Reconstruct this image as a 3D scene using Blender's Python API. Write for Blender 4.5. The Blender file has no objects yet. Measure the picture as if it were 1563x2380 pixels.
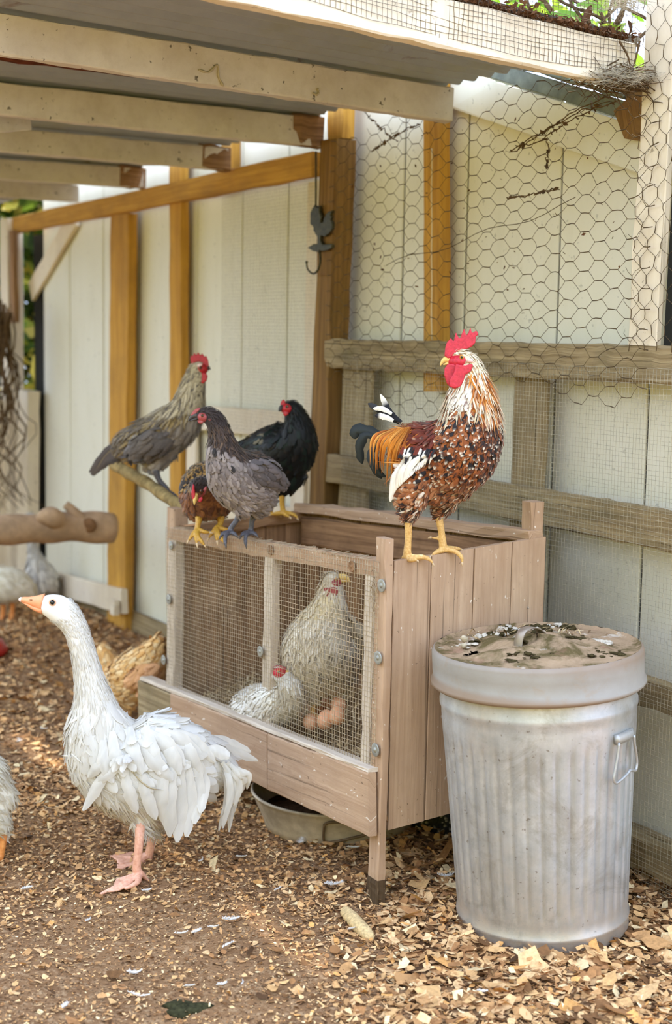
import bpy, bmesh, math, random
import numpy as np
from mathutils import Vector, Matrix

# ------------------------------------------------------------------ camera
SC = bpy.context.scene
COL = SC.collection
rng = np.random.default_rng(7)
random.seed(7)
F, CX, CY = 3306.0, 781.5, 1190.0          # focal length and centre in pixels of the 1563 x 2380 frame
CAM_H, PITCH, ROLL = 1.40, math.radians(7.0), math.radians(1.0)
_f = np.array([0, math.cos(PITCH), -math.sin(PITCH)])
_u = np.array([0, math.sin(PITCH), math.cos(PITCH)])
_r = np.array([1.0, 0, 0])
CR = _r * math.cos(ROLL) + _u * math.sin(ROLL)
CU = _u * math.cos(ROLL) - _r * math.sin(ROLL)
CAM = np.array([0, 0, CAM_H])

cd = bpy.data.cameras.new('camera')
cam = bpy.data.objects.new('camera', cd)
COL.objects.link(cam)
cd.sensor_fit = 'VERTICAL'
cd.sensor_height = 36.0
cd.sensor_width = 24.0
cd.lens = 36.0 * F / 2380.0
cam.matrix_world = Matrix(((CR[0], CU[0], -_f[0], 0), (CR[1], CU[1], -_f[1], 0), (CR[2], CU[2], -_f[2], CAM_H), (0, 0, 0, 1)))
cd.clip_end = 200
cd.dof.use_dof = True
cd.dof.focus_distance = 3.48
cd.dof.aperture_fstop = 2.8
SC.camera = cam

# ------------------------------------------------------------------ light
w = bpy.data.worlds.new('sky')
SC.world = w
w.use_nodes = True
bg = w.node_tree.nodes['Background']
bg.inputs[0].default_value = (0.62, 0.75, 1.0, 1)
bg.inputs[1].default_value = 2.9
sd = bpy.data.lights.new('sun', 'SUN')
sun = bpy.data.objects.new('sun', sd)
COL.objects.link(sun)
sun.location = (0, 10, 12)
sun.rotation_euler = Vector((-0.12, -0.72, -1.0)).to_track_quat('-Z', 'Y').to_euler()
sd.energy = 6.6
sd.angle = math.radians(1.5)
sd.color = (1.0, 0.94, 0.82)
SC.view_settings.view_transform = 'Standard'
SC.view_settings.look = 'None'
SC.view_settings.gamma = 1.0
SC.view_settings.use_curve_mapping = False
SC.view_settings.exposure = 0.43
try:
    SC.cycles.use_denoising = True
    SC.cycles.max_bounces = 8
    SC.cycles.diffuse_bounces = 5
    SC.cycles.sample_clamp_indirect = 6.0
except Exception:
    pass


def ray(px, py):
    return CR * ((px - CX) / F) - CU * ((py - CY) / F) + _f


def P(px, py, y):
    """The point at distance y (metres along the world's Y) on the line of sight of a photograph pixel."""
    d = ray(px, py)
    return CAM + d * (y / d[1])


def G(px, py, z=0.0):
    d = ray(px, py)
    return CAM + d * ((z - CAM_H) / d[2])


# the long wall runs along WT (towards the right and nearer), WN points from it to the yard
WT = np.array([.5145, -.8575, 0.0])
WN = np.array([-.8575, -.5145, 0.0])
WO = np.array([0.0, 5.1, 0.0])
ZZ = np.array([0, 0, 1.0])


def L(s, n, z):
    return WO + WT * s + WN * n + ZZ * z


def on_wall(px, py, n=0.0):
    d = ray(px, py)
    q = WO + WN * n
    return CAM + d * (((q - CAM) @ WN) / (d @ WN))


def nrm(v):
    v = np.asarray(v, float)
    return v / (np.linalg.norm(v) + 1e-12)


# ------------------------------------------------------------------ materials
def srgb(r, g, b):
    def c(v):
        v /= 255.0
        return v / 12.92 if v <= 0.04045 else ((v + 0.055) / 1.055) ** 2.4
    return (c(r), c(g), c(b))


class NT:
    def __init__(self, name):
        self.m = bpy.data.materials.new(name)
        self.m.use_nodes = True
        self.t = self.m.node_tree
        self.b = self.t.nodes['Principled BSDF']

    def n(self, typ, **kw):
        x = self.t.nodes.new(typ)
        for k, v in kw.items():
            if k.startswith('i_'):
                x.inputs[k[2:].replace('_', ' ')].default_value = v
            else:
                setattr(x, k, v)
        return x

    def l(self, a, b):
        self.t.links.new(a, b)

    def coords(self, kind, scale):
        tc = self.n('ShaderNodeTexCoord')
        mp = self.n('ShaderNodeMapping')
        mp.inputs['Scale'].default_value = scale
        self.l(tc.outputs[kind], mp.inputs['Vector'])
        return mp.outputs['Vector']

    def noise(self, vec, scale, detail=4, rough=.6, dist=0.0):
        x = self.n('ShaderNodeTexNoise')
        x.inputs['Scale'].default_value = scale
        x.inputs['Detail'].default_value = detail
        x.inputs['Roughness'].default_value = rough
        x.inputs['Distortion'].default_value = dist
        if vec is not None:
            self.l(vec, x.inputs['Vector'])
        return x.outputs['Fac']

    def ramp(self, fac, stops):
        x = self.n('ShaderNodeValToRGB')
        e = x.color_ramp.elements
        while len(e) < len(stops):
            e.new(0.5)
        for k, (p, c) in enumerate(stops):
            e[k].position = p
            e[k].color = (c[0], c[1], c[2], 1) if not np.isscalar(c) else (c, c, c, 1)
        self.l(fac, x.inputs['Fac'])
        return x.outputs['Color']

    def mix(self, fac, a, b, typ='MIX'):
        x = self.n('ShaderNodeMix')
        x.data_type = 'RGBA'
        x.blend_type = typ
        for s, v in ((x.inputs[0], fac), (x.inputs[6], a), (x.inputs[7], b)):
            if isinstance(v, bpy.types.NodeSocket):
                self.l(v, s)
            elif np.isscalar(v):
                s.default_value = v
            else:
                s.default_value = (v[0], v[1], v[2], 1)
        return x.outputs[2]

    def bump(self, h, strength=.3, dist=.01):
        x = self.n('ShaderNodeBump')
        x.inputs['Strength'].default_value = strength
        x.inputs['Distance'].default_value = dist
        self.l(h, x.inputs['Height'])
        self.l(x.outputs['Normal'], self.b.inputs['Normal'])

    def done(self, col=None, rough=.7, metal=0.0, spec=.3):
        if col is not None:
            if isinstance(col, bpy.types.NodeSocket):
                self.l(col, self.b.inputs['Base Color'])
            else:
                self.b.inputs['Base Color'].default_value = (*col, 1)
        if isinstance(rough, bpy.types.NodeSocket):
            self.l(rough, self.b.inputs['Roughness'])
        else:
            self.b.inputs['Roughness'].default_value = rough
        self.b.inputs['Metallic'].default_value = metal
        self.b.inputs['Specular IOR Level'].default_value = spec
        return self.m


def wood(name, light, dark, streak=1.0, crack=.5, dirt=None, dirt_amt=.5, bump=.4, rough=.8, specks=0):
    """Weathered timber: grain along U (metres), stains and checks; every board gets its own offset."""
    t = NT(name)
    tc = t.n('ShaderNodeTexCoord')
    oi = t.n('ShaderNodeObjectInfo')
    ad = t.n('ShaderNodeVectorMath', operation='MULTIPLY_ADD')
    ad.inputs[1].default_value = (1, 1, 1)
    cmb = t.n('ShaderNodeCombineXYZ')
    mm = t.n('ShaderNodeMath', operation='MULTIPLY')
    mm.inputs[1].default_value = 37.0
    t.l(oi.outputs['Random'], mm.inputs[0])
    for k in range(3):
        t.l(mm.outputs[0], cmb.inputs[k])
    t.l(tc.outputs['UV'], ad.inputs[0])
    t.l(cmb.outputs[0], ad.inputs[2])
    uv = ad.outputs[0]

    def mp(sc):
        x = t.n('ShaderNodeMapping')
        x.inputs['Scale'].default_value = sc
        t.l(uv, x.inputs['Vector'])
        return x.outputs['Vector']
    g = t.noise(mp((2.2, 60 * streak, 1)), 1.0, 6, .65, .6)
    g2 = t.noise(mp((1.0, 14, 1)), 1.3, 4, .6, .8)
    blot = t.noise(mp((4, 6, 1)), 1.0, 5, .65)
    c = t.ramp(g, [(.28, dark), (.62, light)])
    c = t.mix(t.ramp(g2, [(.4, 0.0), (.75, .55)]), c, dark)
    if dirt is not None:
        c = t.mix(t.ramp(blot, [(.45, 0.0), (.72, dirt_amt)]), c, dirt)
    ck = t.ramp(t.noise(mp((1.2, 85, 1)), 1.0, 3, .5, .3), [(.30, 1.0), (.36, 0.0)])
    c = t.mix(t.mix(crack, (0, 0, 0), ck), c, tuple(v * .25 for v in dark))
    if specks:                                   # fly dirt and splashes of lime
        c = t.mix(t.ramp(t.noise(mp((70, 70, 1)), 1.0, 3, .6), [(.68, 0.0), (.73, specks)]), c, tuple(v * .3 for v in dark))
        c = t.mix(t.ramp(t.noise(mp((38, 60, 1)), 1.3, 2, .5), [(.70, 0.0), (.74, specks)]), c, srgb(226, 214, 198))
        c = t.mix(t.ramp(t.noise(mp((1.5, 9, 1)), 1.1, 5, .7, 1.0), [(.5, 0.0), (.75, .5)]), c, srgb(150, 112, 82))
    t.bump(t.mix(.5, g, blot), bump, .006)
    return t.done(c, rough, 0, .2)


def paint(name, base, dirt, amt=.5, scale=3.0, spots=.0, bump=.15, rough=.6, yaxis=.25):
    t = NT(name)
    v = t.coords('Object', (1, 1, yaxis))
    d = t.noise(v, scale, 6, .65)
    d2 = t.noise(v, scale * 7, 5, .7)
    c = t.mix(t.ramp(d, [(.42, 0.0), (.75, amt)]), base, dirt)
    c = t.mix(t.ramp(d2, [(.5, 0.0), (.8, amt * .6)]), c, dirt)
    if spots:
        vv = t.coords('Object', (1, 1, 1))
        s = t.noise(vv, 42, 3, .6)
        c = t.mix(t.ramp(s, [(.66, 0.0), (.71, spots)]), c, tuple(x * .25 for x in dirt))
    t.bump(d2, bump, .004)
    return t.done(c, rough, 0, .3)


def plain(name, col, rough=.6, metal=0, spec=.3, nscale=0, namt=.3, bump=0):
    t = NT(name)
    c = col
    if nscale:
        n = t.noise(t.coords('Object', (1, 1, 1)), nscale, 5, .65)
        c = t.mix(t.ramp(n, [(.35, 0.0), (.7, 1.0)]), tuple(v * (1 - namt) for v in col), tuple(min(1, v * (1 + namt)) for v in col))
        if bump:
            t.bump(n, bump, .004)
    return t.done(c, rough, metal, spec)


def attr_mat(name, rough=.6, spec=.25, sheen=.0, nscale=0, namt=.25, bump=0, barb=False):
    t = NT(name)
    a = t.n('ShaderNodeAttribute', attribute_name='Col')
    c = a.outputs['Color']
    if nscale:
        n = t.noise(t.coords('Object', (1, 1, 1)), nscale, 4, .65)
        c = t.mix(1.0, c, t.ramp(n, [(.3, 1 - namt), (.7, 1 + namt * .3)]), 'MULTIPLY')
        if bump:
            t.bump(n, bump, .003)
    if barb:                                     # fine barbs running out from the shaft
        wv = t.n('ShaderNodeTexWave')
        wv.wave_type = 'BANDS'
        wv.bands_direction = 'DIAGONAL'
        wv.inputs['Scale'].default_value = 9
        wv.inputs['Distortion'].default_value = 1.5
        t.l(t.coords('UV', (1, 1, 1)), wv.inputs['Vector'])
        c = t.mix(1.0, c, t.ramp(wv.outputs['Fac'], [(0.0, .86), (1.0, 1.04)]), 'MULTIPLY')
        t.bump(wv.outputs['Fac'], .12, .001)
    t.b.inputs['Sheen Weight'].default_value = sheen
    return t.done(c, rough, 0, spec)


M = {}


def white_feather():
    t = NT('soft_white_plumage')
    a = t.n('ShaderNodeAttribute', attribute_name='Col')
    wv = t.n('ShaderNodeTexWave')
    wv.bands_direction = 'DIAGONAL'
    wv.inputs['Scale'].default_value = 7
    wv.inputs['Distortion'].default_value = 3
    t.l(t.coords('UV', (1, 1, 1)), wv.inputs['Vector'])
    t.bump(wv.outputs['Fac'], .10, .001)
    t.done(a.outputs['Color'], .8, 0, .12)
    tl = t.n('ShaderNodeBsdfTranslucent')
    t.l(a.outputs['Color'], tl.inputs['Color'])
    mx = t.n('ShaderNodeMixShader')
    mx.inputs[0].default_value = .38
    t.l(t.b.outputs[0], mx.inputs[1])
    t.l(tl.outputs[0], mx.inputs[2])
    t.l(mx.outputs[0], t.t.nodes['Material Output'].inputs['Surface'])
    return t.m


M['white_feather'] = white_feather()
M['cedar'] = wood('honey_timber', srgb(208, 158, 70), srgb(168, 118, 46), 1, .25, srgb(124, 90, 52), .45)
M['grey_wood'] = wood('weathered_timber', srgb(172, 152, 116), srgb(118, 98, 68), 1, .75, srgb(86, 80, 56), .6, .7)
M['tan_wood'] = wood('tan_weathered_boards', srgb(194, 164, 135), srgb(164, 132, 104), 1, .55, srgb(160, 130, 104), .7, .5, specks=.8)
M['brown_wood'] = wood('brown_boards', srgb(172, 134, 98), srgb(108, 78, 54), 1, .7, srgb(60, 42, 28), .6, .5)
M['post_wood'] = wood('old_brown_post', srgb(146, 110, 62), srgb(98, 69, 38), 1, .7, srgb(96, 78, 36), .5, .6)
M['white_wood'] = wood('flaking_white_boards', srgb(220, 206, 188), srgb(188, 170, 148), 1, .3, srgb(150, 128, 104), .5, .3)
M['rafter'] = paint('flyblown_cream_paint', srgb(212, 204, 196), srgb(160, 144, 124), .55, 4, .9, .15, .6, 1)
M['siding'] = paint('white_siding_paint', srgb(222, 217, 198), srgb(186, 178, 142), .4, 1.6, .35, .1, .55)
M['trim'] = paint('cream_trim_paint', srgb(226, 212, 188), srgb(176, 150, 112), .45, 5, .5, .1, .55)
M['dark'] = plain('dark_gap', srgb(30, 30, 26), .9)
M['wire'] = plain('old_galvanised_wire', srgb(186, 176, 152), .6, .3, .4, 60, .4)
M['rust_wire'] = plain('rusty_wire', srgb(96, 78, 52), .7, .3, .3, 40, .5)
M['coop_wire'] = plain('dusty_mesh_wire', srgb(182, 164, 136), .6, .3, .3, 50, .3)
M['iron'] = plain('dark_cast_iron', srgb(66, 62, 42), .55, .5, .4, 70, .5, .3)
M['washer'] = plain('zinc_washer', srgb(160, 158, 148), .5, .5, .4, 60, .25, .2)
M['feather'] = attr_mat('plumage', .6, .2, .15, barb=True)
M['gloss_feather'] = attr_mat('glossy_plumage', .5, .22, .0, barb=True)
M['down'] = attr_mat('body_down', .9, .1, .3)
M['chips'] = attr_mat('wood_chips', .85, .15, 0, 90, .35, .5)
M['hull'] = attr_mat('litter_bits', .8, .2, 0)


# ------------------------------------------------------------------ mesh helpers
class MB:
    """Collects geometry (world coordinates) and links it as ONE mesh object."""

    def __init__(self):
        self.v, self.f, self.uv, self.c, self.mi, self.nv = [], [], [], [], [], 0

    def add(self, verts, faces, uvs=None, cols=None, mi=0):
        verts = np.asarray(verts, float).reshape(-1, 3)
        k = len(verts)
        self.v.append(verts)
        o = self.nv
        self.f.extend([[i + o for i in f] for f in faces])
        self.uv.append(np.zeros((k, 2)) if uvs is None else np.asarray(uvs, float).reshape(-1, 2))
        c = np.ones((k, 3)) if cols is None else np.broadcast_to(np.asarray(cols, float), (k, 3))
        self.c.append(c)
        self.mi.extend([mi] * len(faces))
        self.nv += k
        return self

    def rings(self, R, cap=True, closed=True, uvu=None, cols=None, mi=0):
        """R: (n, k, 3) rings joined to a skin."""
        R = np.asarray(R, float)
        n, k, _ = R.shape
        fs = []
        kk = k if closed else k - 1
        for i in range(n - 1):
            for j in range(kk):
                a, b = i * k + j, i * k + (j + 1) % k
                fs.append((a, b, b + k, a + k))
        if cap and closed:
            fs.append(tuple(range(k - 1, -1, -1)))
            fs.append(tuple((n - 1) * k + j for j in range(k)))
        per = np.concatenate([[0], np.cumsum(np.linalg.norm(np.diff(R[0], axis=0), axis=1))])
        cen = R.mean(1)
        ln = np.concatenate([[0], np.cumsum(np.linalg.norm(np.diff(cen, axis=0), axis=1))]) if uvu is None else uvu
        uv = np.stack([np.repeat(ln, k), np.tile(per, n)], 1)
        self.add(R.reshape(-1, 3), fs, uv, None if cols is None else np.repeat(np.asarray(cols), k, axis=0) if np.ndim(cols) == 2 else cols, mi)
        return self

    def tube(self, pts, rad, k=6, mi=0, cols=None, cap=True, flat=1.0, ref=None):
        pts = np.asarray(pts, float)
        n = len(pts)
        rad = np.broadcast_to(np.asarray(rad, float), (n,))
        t = np.gradient(pts, axis=0)
        t /= np.linalg.norm(t, axis=1)[:, None] + 1e-12
        a = np.array([0, 0, 1.0]) if ref is None else np.asarray(ref, float)
        if abs(t[0] @ a) > .93:
            a = np.array([1.0, 0, 0])
        th = np.linspace(0, 2 * np.pi, k, endpoint=False)
        R = np.zeros((n, k, 3))
        for i in range(n):
            a = nrm(a - (a @ t[i]) * t[i])
            b = np.cross(t[i], a)
            R[i] = pts[i] + rad[i] * (np.cos(th)[:, None] * a * flat + np.sin(th)[:, None] * b)
        return self.rings(R, cap, True, None, cols, mi)

    def ball(self, c, r, nu=12, nv=8, mi=0, cols=None, axes=None):
        c = np.asarray(c, float)
        r = np.broadcast_to(np.asarray(r, float), (3,))
        A = np.eye(3) if axes is None else np.asarray(axes, float)
        ph = np.linspace(0.02, np.pi - .02, nv)
        th = np.linspace(0, 2 * np.pi, nu, endpoint=False)
        R = np.zeros((nv, nu, 3))
        for i, p in enumerate(ph):
            loc = np.stack([np.sin(p) * np.cos(th) * r[0], np.sin(p) * np.sin(th) * r[1], np.full(nu, np.cos(p) * r[2])], 1)
            R[i] = c + loc @ A
        return self.rings(R[::-1], True, True, None, cols, mi)

    def mesh(self, name):
        me = bpy.data.meshes.new(name)
        V = np.concatenate(self.v)
        me.from_pydata(V.tolist(), [], self.f)
        UV = np.concatenate(self.uv)
        Cc = np.concatenate(self.c)
        n = len(me.loops)
        li = np.empty(n, np.int32)
        me.loops.foreach_get('vertex_index', li)
        ul = me.uv_layers.new(name='UVMap')
        ul.data.foreach_set('uv', UV[li].astype(np.float32).ravel())
        ca = me.color_attributes.new('Col', 'FLOAT_COLOR', 'POINT')
        ca.data.foreach_set('color', np.concatenate([Cc, np.ones((len(Cc), 1))], 1).astype(np.float32).ravel())
        if any(self.mi):
            me.polygons.foreach_set('material_index', np.array(self.mi, np.int32))
        return me

    def build(self, name, mat, parent=None, smooth=True, origin=None, **tags):
        me = self.mesh(name)
        return link(name, me, mat, parent, smooth, origin, **tags)


def link(name, me, mat, parent=None, smooth=True, origin=None, **tags):
    for m in (mat if isinstance(mat, (list, tuple)) else [mat]):
        me.materials.append(M[m] if isinstance(m, str) else m)
    if smooth:
        me.polygons.foreach_set('use_smooth', np.ones(len(me.polygons), bool))
    me.update()
    o = bpy.data.objects.new(name, me)
    COL.objects.link(o)
    if parent is not None:
        o.parent = parent
        top = parent
        if parent.parent is None:                # a part; a sub-part hangs on a part, which sits at the world's origin
            o.matrix_parent_inverse = Matrix.Translation(parent.location).inverted()
    else:
        co = np.empty(len(me.vertices) * 3)
        me.vertices.foreach_get('co', co)
        co = co.reshape(-1, 3)
        c = np.array([*(0.5 * (co[:, :2].min(0) + co[:, :2].max(0))), co[:, 2].min()]) if origin is None else np.asarray(origin, float)
        me.vertices.foreach_set('co', (co - c).ravel())
        o.location = c
        me.update()
    for k, v in tags.items():
        if v is not None:
            o[k] = v
    return o


def thing(name, loc, label=None, category=None, **kw):
    o = bpy.data.objects.new(name, None)
    COL.objects.link(o)
    o.location = [float(x) for x in loc]
    o.empty_display_size = .1
    if label:
        o['label'] = label
    if category:
        o['category'] = category
    for k, v in kw.items():
        o[k] = v
    return o


def board_mb(p0, p1, wid, thick, up, mb=None, seg=10, jit=.0015, ch=.003, seed=0, taper=None):
    """A sawn board from p0 to p1; wid is measured along up, thick across; edges chamfered, slightly uneven."""
    p0, p1 = np.asarray(p0, float), np.asarray(p1, float)
    t = nrm(p1 - p0)
    up = nrm(np.asarray(up, float) - (np.asarray(up, float) @ t) * t)
    sd = np.cross(t, up)
    hw, ht = wid / 2, thick / 2
    ch = min(ch, ht * .5)
    prof = np.array([(hw - ch, ht), (hw, ht - ch), (hw, -ht + ch), (hw - ch, -ht), (-hw + ch, -ht), (-hw, -ht + ch), (-hw, ht - ch), (-hw + ch, ht)])
    r = np.random.default_rng(seed + int(abs(p0).sum() * 1000) % 9973)
    ln = np.linalg.norm(p1 - p0)
    seg = max(2, seg)
    R = np.zeros((seg + 1, 8, 3))
    for i in range(seg + 1):
        q = prof + r.normal(0, jit, prof.shape)
        if taper is not None:
            q = q * (1 + (taper - 1) * i / seg)
        R[i] = p0 + t * ln * i / seg + q[:, :1] * up + q[:, 1:] * sd
    mb = mb or MB()
    mb.rings(R)
    return mb


def board(name, p0, p1, wid, thick, up, mat, parent=None, seg=10, jit=.0015, seed=0, ch=.003, **tags):
    o = board_mb(p0, p1, wid, thick, up, None, seg, jit, ch, seed).build(name, mat, parent, smooth=False, **tags)
    return o


def catmull(rows, n):
    rows = np.asarray(rows, float)
    ch = np.linalg.norm(np.diff(rows[:, :3], axis=0), axis=1)
    t = np.concatenate([[0], np.cumsum(np.sqrt(ch + 1e-9))])
    t /= t[-1]
    q = np.linspace(0, 1, n)
    out = np.zeros((n, rows.shape[1]))
    m = np.gradient(rows, t, axis=0)
    for k, x in enumerate(q):
        i = min(max(np.searchsorted(t, x) - 1, 0), len(t) - 2)
        h = t[i + 1] - t[i]
        u = (x - t[i]) / h
        out[k] = ((2 * u**3 - 3 * u**2 + 1) * rows[i] + (u**3 - 2 * u**2 + u) * h * m[i] + (-2 * u**3 + 3 * u**2) * rows[i + 1] + (u**3 - u**2) * h * m[i + 1])
    return out


def evaluated(me, voxel, smooth_it=4, fac=.5):
    """Fuse overlapping shells into one continuous skin."""
    o = bpy.data.objects.new('fuse', me)
    COL.objects.link(o)
    r = o.modifiers.new('r', 'REMESH')
    r.mode = 'VOXEL'
    r.voxel_size = voxel
    if smooth_it:
        s = o.modifiers.new('s', 'SMOOTH')
        s.iterations = smooth_it
        s.factor = fac
    dg = bpy.context.evaluated_depsgraph_get()
    dg.update()
    out = bpy.data.meshes.new_from_object(o.evaluated_get(dg))
    bpy.data.objects.remove(o)
    return out


def me_arrays(me):
    v = np.empty(len(me.vertices) * 3)
    me.vertices.foreach_get('co', v)
    nn = np.empty(len(me.polygons) * 3)
    me.polygons.foreach_get('normal', nn)
    cc = np.empty(len(me.polygons) * 3)
    me.polygons.foreach_get('center', cc)
    ar = np.empty(len(me.polygons))
    me.polygons.foreach_get('area', ar)
    return v.reshape(-1, 3), nn.reshape(-1, 3), cc.reshape(-1, 3), ar


def set_cols(me, cols):
    ca = me.color_attributes.get('Col') or me.color_attributes.new('Col', 'FLOAT_COLOR', 'POINT')
    ca.data.foreach_set('color', np.concatenate([cols, np.ones((len(cols), 1))], 1).astype(np.float32).ravel())


def slab(outline, thick, o, ex, ey, voxel=None, smooth_it=3):
    """A fleshy plate from an outline (2-D points, metres) in the plane o, ex, ey."""
    en = np.cross(ex, ey)
    q = np.asarray(outline, float)
    n = len(q)
    a = o + q[:, :1] * ex + q[:, 1:] * ey - en * thick / 2
    b = a + en * thick
    bm = bmesh.new()
    va = [bm.verts.new(x) for x in a]
    vb = [bm.verts.new(x) for x in b]
    bm.faces.new(va[::-1])
    bm.faces.new(vb)
    for i in range(n):
        j = (i + 1) % n
        bm.faces.new((va[i], va[j], vb[j], vb[i]))
    bmesh.ops.triangulate(bm, faces=bm.faces[:])
    bmesh.ops.recalc_face_normals(bm, faces=bm.faces[:])
    me = bpy.data.meshes.new('slab')
    bm.to_mesh(me)
    bm.free()
    if voxel:
        me = evaluated(me, voxel, smooth_it)
    return me


def noise1(x, seed=0):
    r = np.random.default_rng(seed)
    a = r.normal(size=5)
    p = r.uniform(0, 6.28, 5)
    return sum(a[k] * np.sin(x * (k + 1) * 1.7 + p[k]) / (k + 1) for k in range(5))

# ================================================================== STRUCTURE
# ------------------------------------------------------------------ ground
def ground_z(x, y):
    return .012 * np.sin(x * 3.1 + 1) * np.sin(y * 2.3) + .006 * np.sin(x * 9 + y * 5) + .004 * np.sin(y * 17 - x * 11)


def chip_density(x, y):
    """1 = deep litter, 0 = trodden bare earth (a patch in front, at the goose's feet)."""
    d = np.sqrt(((x + .42) / .50) ** 2 + ((y - 2.98) / .52) ** 2)
    return np.clip((d - .45) / .8, .22, 1)


def make_ground():
    xs = np.concatenate([np.linspace(-8, -2.2, 14), np.linspace(-2.1, 1.6, 150), np.linspace(1.8, 8, 14)])
    ys = np.concatenate([np.linspace(-4, 2.3, 16), np.linspace(2.35, 5.6, 150), np.linspace(5.65, 8.5, 60), np.linspace(9, 14, 8)])
    X, Y = np.meshgrid(xs, ys, indexing='ij')
    Z = ground_z(X, Y) + rng.normal(0, .0018, X.shape)
    V = np.stack([X, Y, Z], -1).reshape(-1, 3)
    a, b = X.shape
    idx = np.arange(a * b).reshape(a, b)
    fs = np.stack([idx[:-1, :-1], idx[1:, :-1], idx[1:, 1:], idx[:-1, 1:]], -1).reshape(-1, 4)
    t = NT('trodden_earth')
    v = t.coords('Object', (1, 1, 1))
    n1 = t.noise(v, 5, 5, .6)
    n2 = t.noise(v, 60, 5, .7)
    c = t.mix(n1, srgb(118, 86, 58), srgb(152, 116, 82))
    c = t.mix(t.ramp(n2, [(.5, 0.0), (.68, .75)]), c, srgb(184, 154, 118))
    c = t.mix(t.ramp(t.noise(v, 140, 3, .6), [(.36, .8), (.44, 0.0)]), c, srgb(66, 46, 32))
    t.bump(n2, .6, .01)
    M['earth'] = t.done(c, .95, 0, .1)
    mb = MB()
    mb.add(V, fs.tolist())
    return mb.build('ground', 'earth', None, origin=(0, 0, 0), kind='structure', label='trodden brown earth under scattered wood chips')


GROUND = make_ground()

# unseen lawn and hedge behind the camera, added to bounce yellow-green light inward
t = NT('bounce_lawn')
n = t.noise(t.coords('Object', (1, 1, 1)), 4, 6, .7)
M['bounce_lawn'] = t.done(t.mix(n, srgb(150, 150, 64), srgb(186, 178, 92)), .9, 0, .1)
t = NT('bounce_hedge_leaf')
n = t.noise(t.coords('Object', (1, 1, 1)), 5, 6, .7)
M['bounce_hedge'] = t.done(t.mix(n, srgb(150, 148, 24), srgb(206, 194, 36)), .8, 0, .1)


def bounce_lawn():
    mb = MB()
    xs = np.linspace(-14, 14, 30)
    ys = np.linspace(-12, -4, 16)
    X, Y = np.meshgrid(xs, ys, indexing='ij')
    Z = .03 * np.sin(X) * np.sin(Y * 1.3) * np.clip((-4 - Y) / 2, 0, 1)
    idx = np.arange(X.size).reshape(X.shape)
    mb.add(np.stack([X, Y, Z], -1), np.stack([idx[:-1, :-1], idx[1:, :-1], idx[1:, 1:], idx[:-1, 1:]], -1).reshape(-1, 4).tolist())
    mb.build('bounce_lawn', 'bounce_lawn', None, kind='structure')
    mb = MB()                                    # unseen hedge, its height shaped for bounced light and sky on the wall
    path = catmull(np.array([(7.5, -6.6, 0), (4, -7.2, 0), (0, -7.0, 0), (-4, -6.0, 0), (-5.6, -2.5, 0), (-5.4, 2, 0), (-4.8, 6.5, 0)], float), 90)
    R = []
    for h, dep in ((0, 0), (.8, .25), (1.6, .1), (2.5, -.3), (3.3, -.8), (3.6, -1.4)):
        c = path.copy()
        out = c / np.linalg.norm(c - [0, 0, 0], axis=1)[:, None]
        c = c - out * (dep + .25 * np.sin(np.arange(90) * 1.9 + h * 2))[:, None] + rng.normal(0, .10, c.shape)
        c[:, 2] = (h + rng.normal(0, .12, 90)) * np.interp(np.arange(90), [0, 40, 62, 89], [.95, .9, .72, .62])
        R.append(c)
    mb.rings(np.array(R), cap=False, closed=False)
    mb.build('bounce_hedge', 'bounce_hedge', None, kind='structure')


bounce_lawn()

# ------------------------------------------------------------------ back wall of white siding boards
WALL = thing('wall_back', L(-.8, -.05, 0), kind='structure')
cuts = [-3.17, -2.765, -2.3, -1.86, -1.225, -.80, -.42, -.03, .366, .72, 1.172, 1.56, 1.95, 2.4]


def wall_top(s):
    return 2.34 if s < .42 else 2.3 - .33 * (s - .5)


for i in range(len(cuts) - 1):
    a, b = cuts[i] + .005, cuts[i + 1] - .005
    za, zb = wall_top(a), wall_top(b)
    zm = (za + zb) / 2
    seg = 8
    mb = MB()
    th = .008
    dz = rng.normal(0, .004)
    lo = L(0, -.02 + rng.normal(0, .0015), 0)
    R = []
    for k in range(seg + 1):
        f = k / seg
        ring = []
        for (s_, n_) in ((a, -.003), (a + .003, 0), (b - .003, 0), (b, -.003), (b, -th), (a, -th)):
            zt = za + (zb - za) * (s_ - a) / (b - a)
            ring.append(L(s_, n_ - .02 + .0015 * math.sin(3 * f + i), -.02 + dz + (zt + .02) * f))
        R.append(ring)
    mb.rings(np.array(R))
    mb.build('plank', 'siding', WALL, smooth=False)
# dark backing behind the joints, run left to paint the shadowed post gap; rake board, flashing and fascia tail at the right
mb = MB()
mb.rings(np.array([[L(-3.36, -.031, z), L(.36, -.031, z), L(2.4, -.031, z), L(2.4, -.05, z), L(-3.36, -.05, z)] for z in (-.02, .6, 1.66)]))
mb.rings(np.array([[L(-3.36, -.031, z), L(-1, -.031, z), L(.45, -.031, z), L(.45, -.05, z), L(-3.36, -.05, z)] for z in (1.66, 1.8, 1.93)]))
mb.rings(np.array([[L(-3.17, -.031, z), L(-1, -.031, z), L(.45, -.031, z), L(.45, -.05, z), L(-3.17, -.05, z)] for z in (1.93, 2.1, 2.33)]))
for q in (.72, 1.172):
    mb.rings(np.array([[L(q - .02, -.031, z), L(q + .02, -.031, z), L(q + .02, -.055, z), L(q - .02, -.055, z)] for z in (1.66, wall_top(q) - .02)]))
mb.build('backing', 'dark', WALL, smooth=False)
board('rake_board', L(.50, -.006, 2.225), L(1.62, -.006, 1.862), .115, .018, ZZ, 'siding', WALL, 6)
mb = board_mb(L(.70, .004, 2.250), L(1.46, .004, 2.005), .045, .004, ZZ, None, 8, .001)
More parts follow.
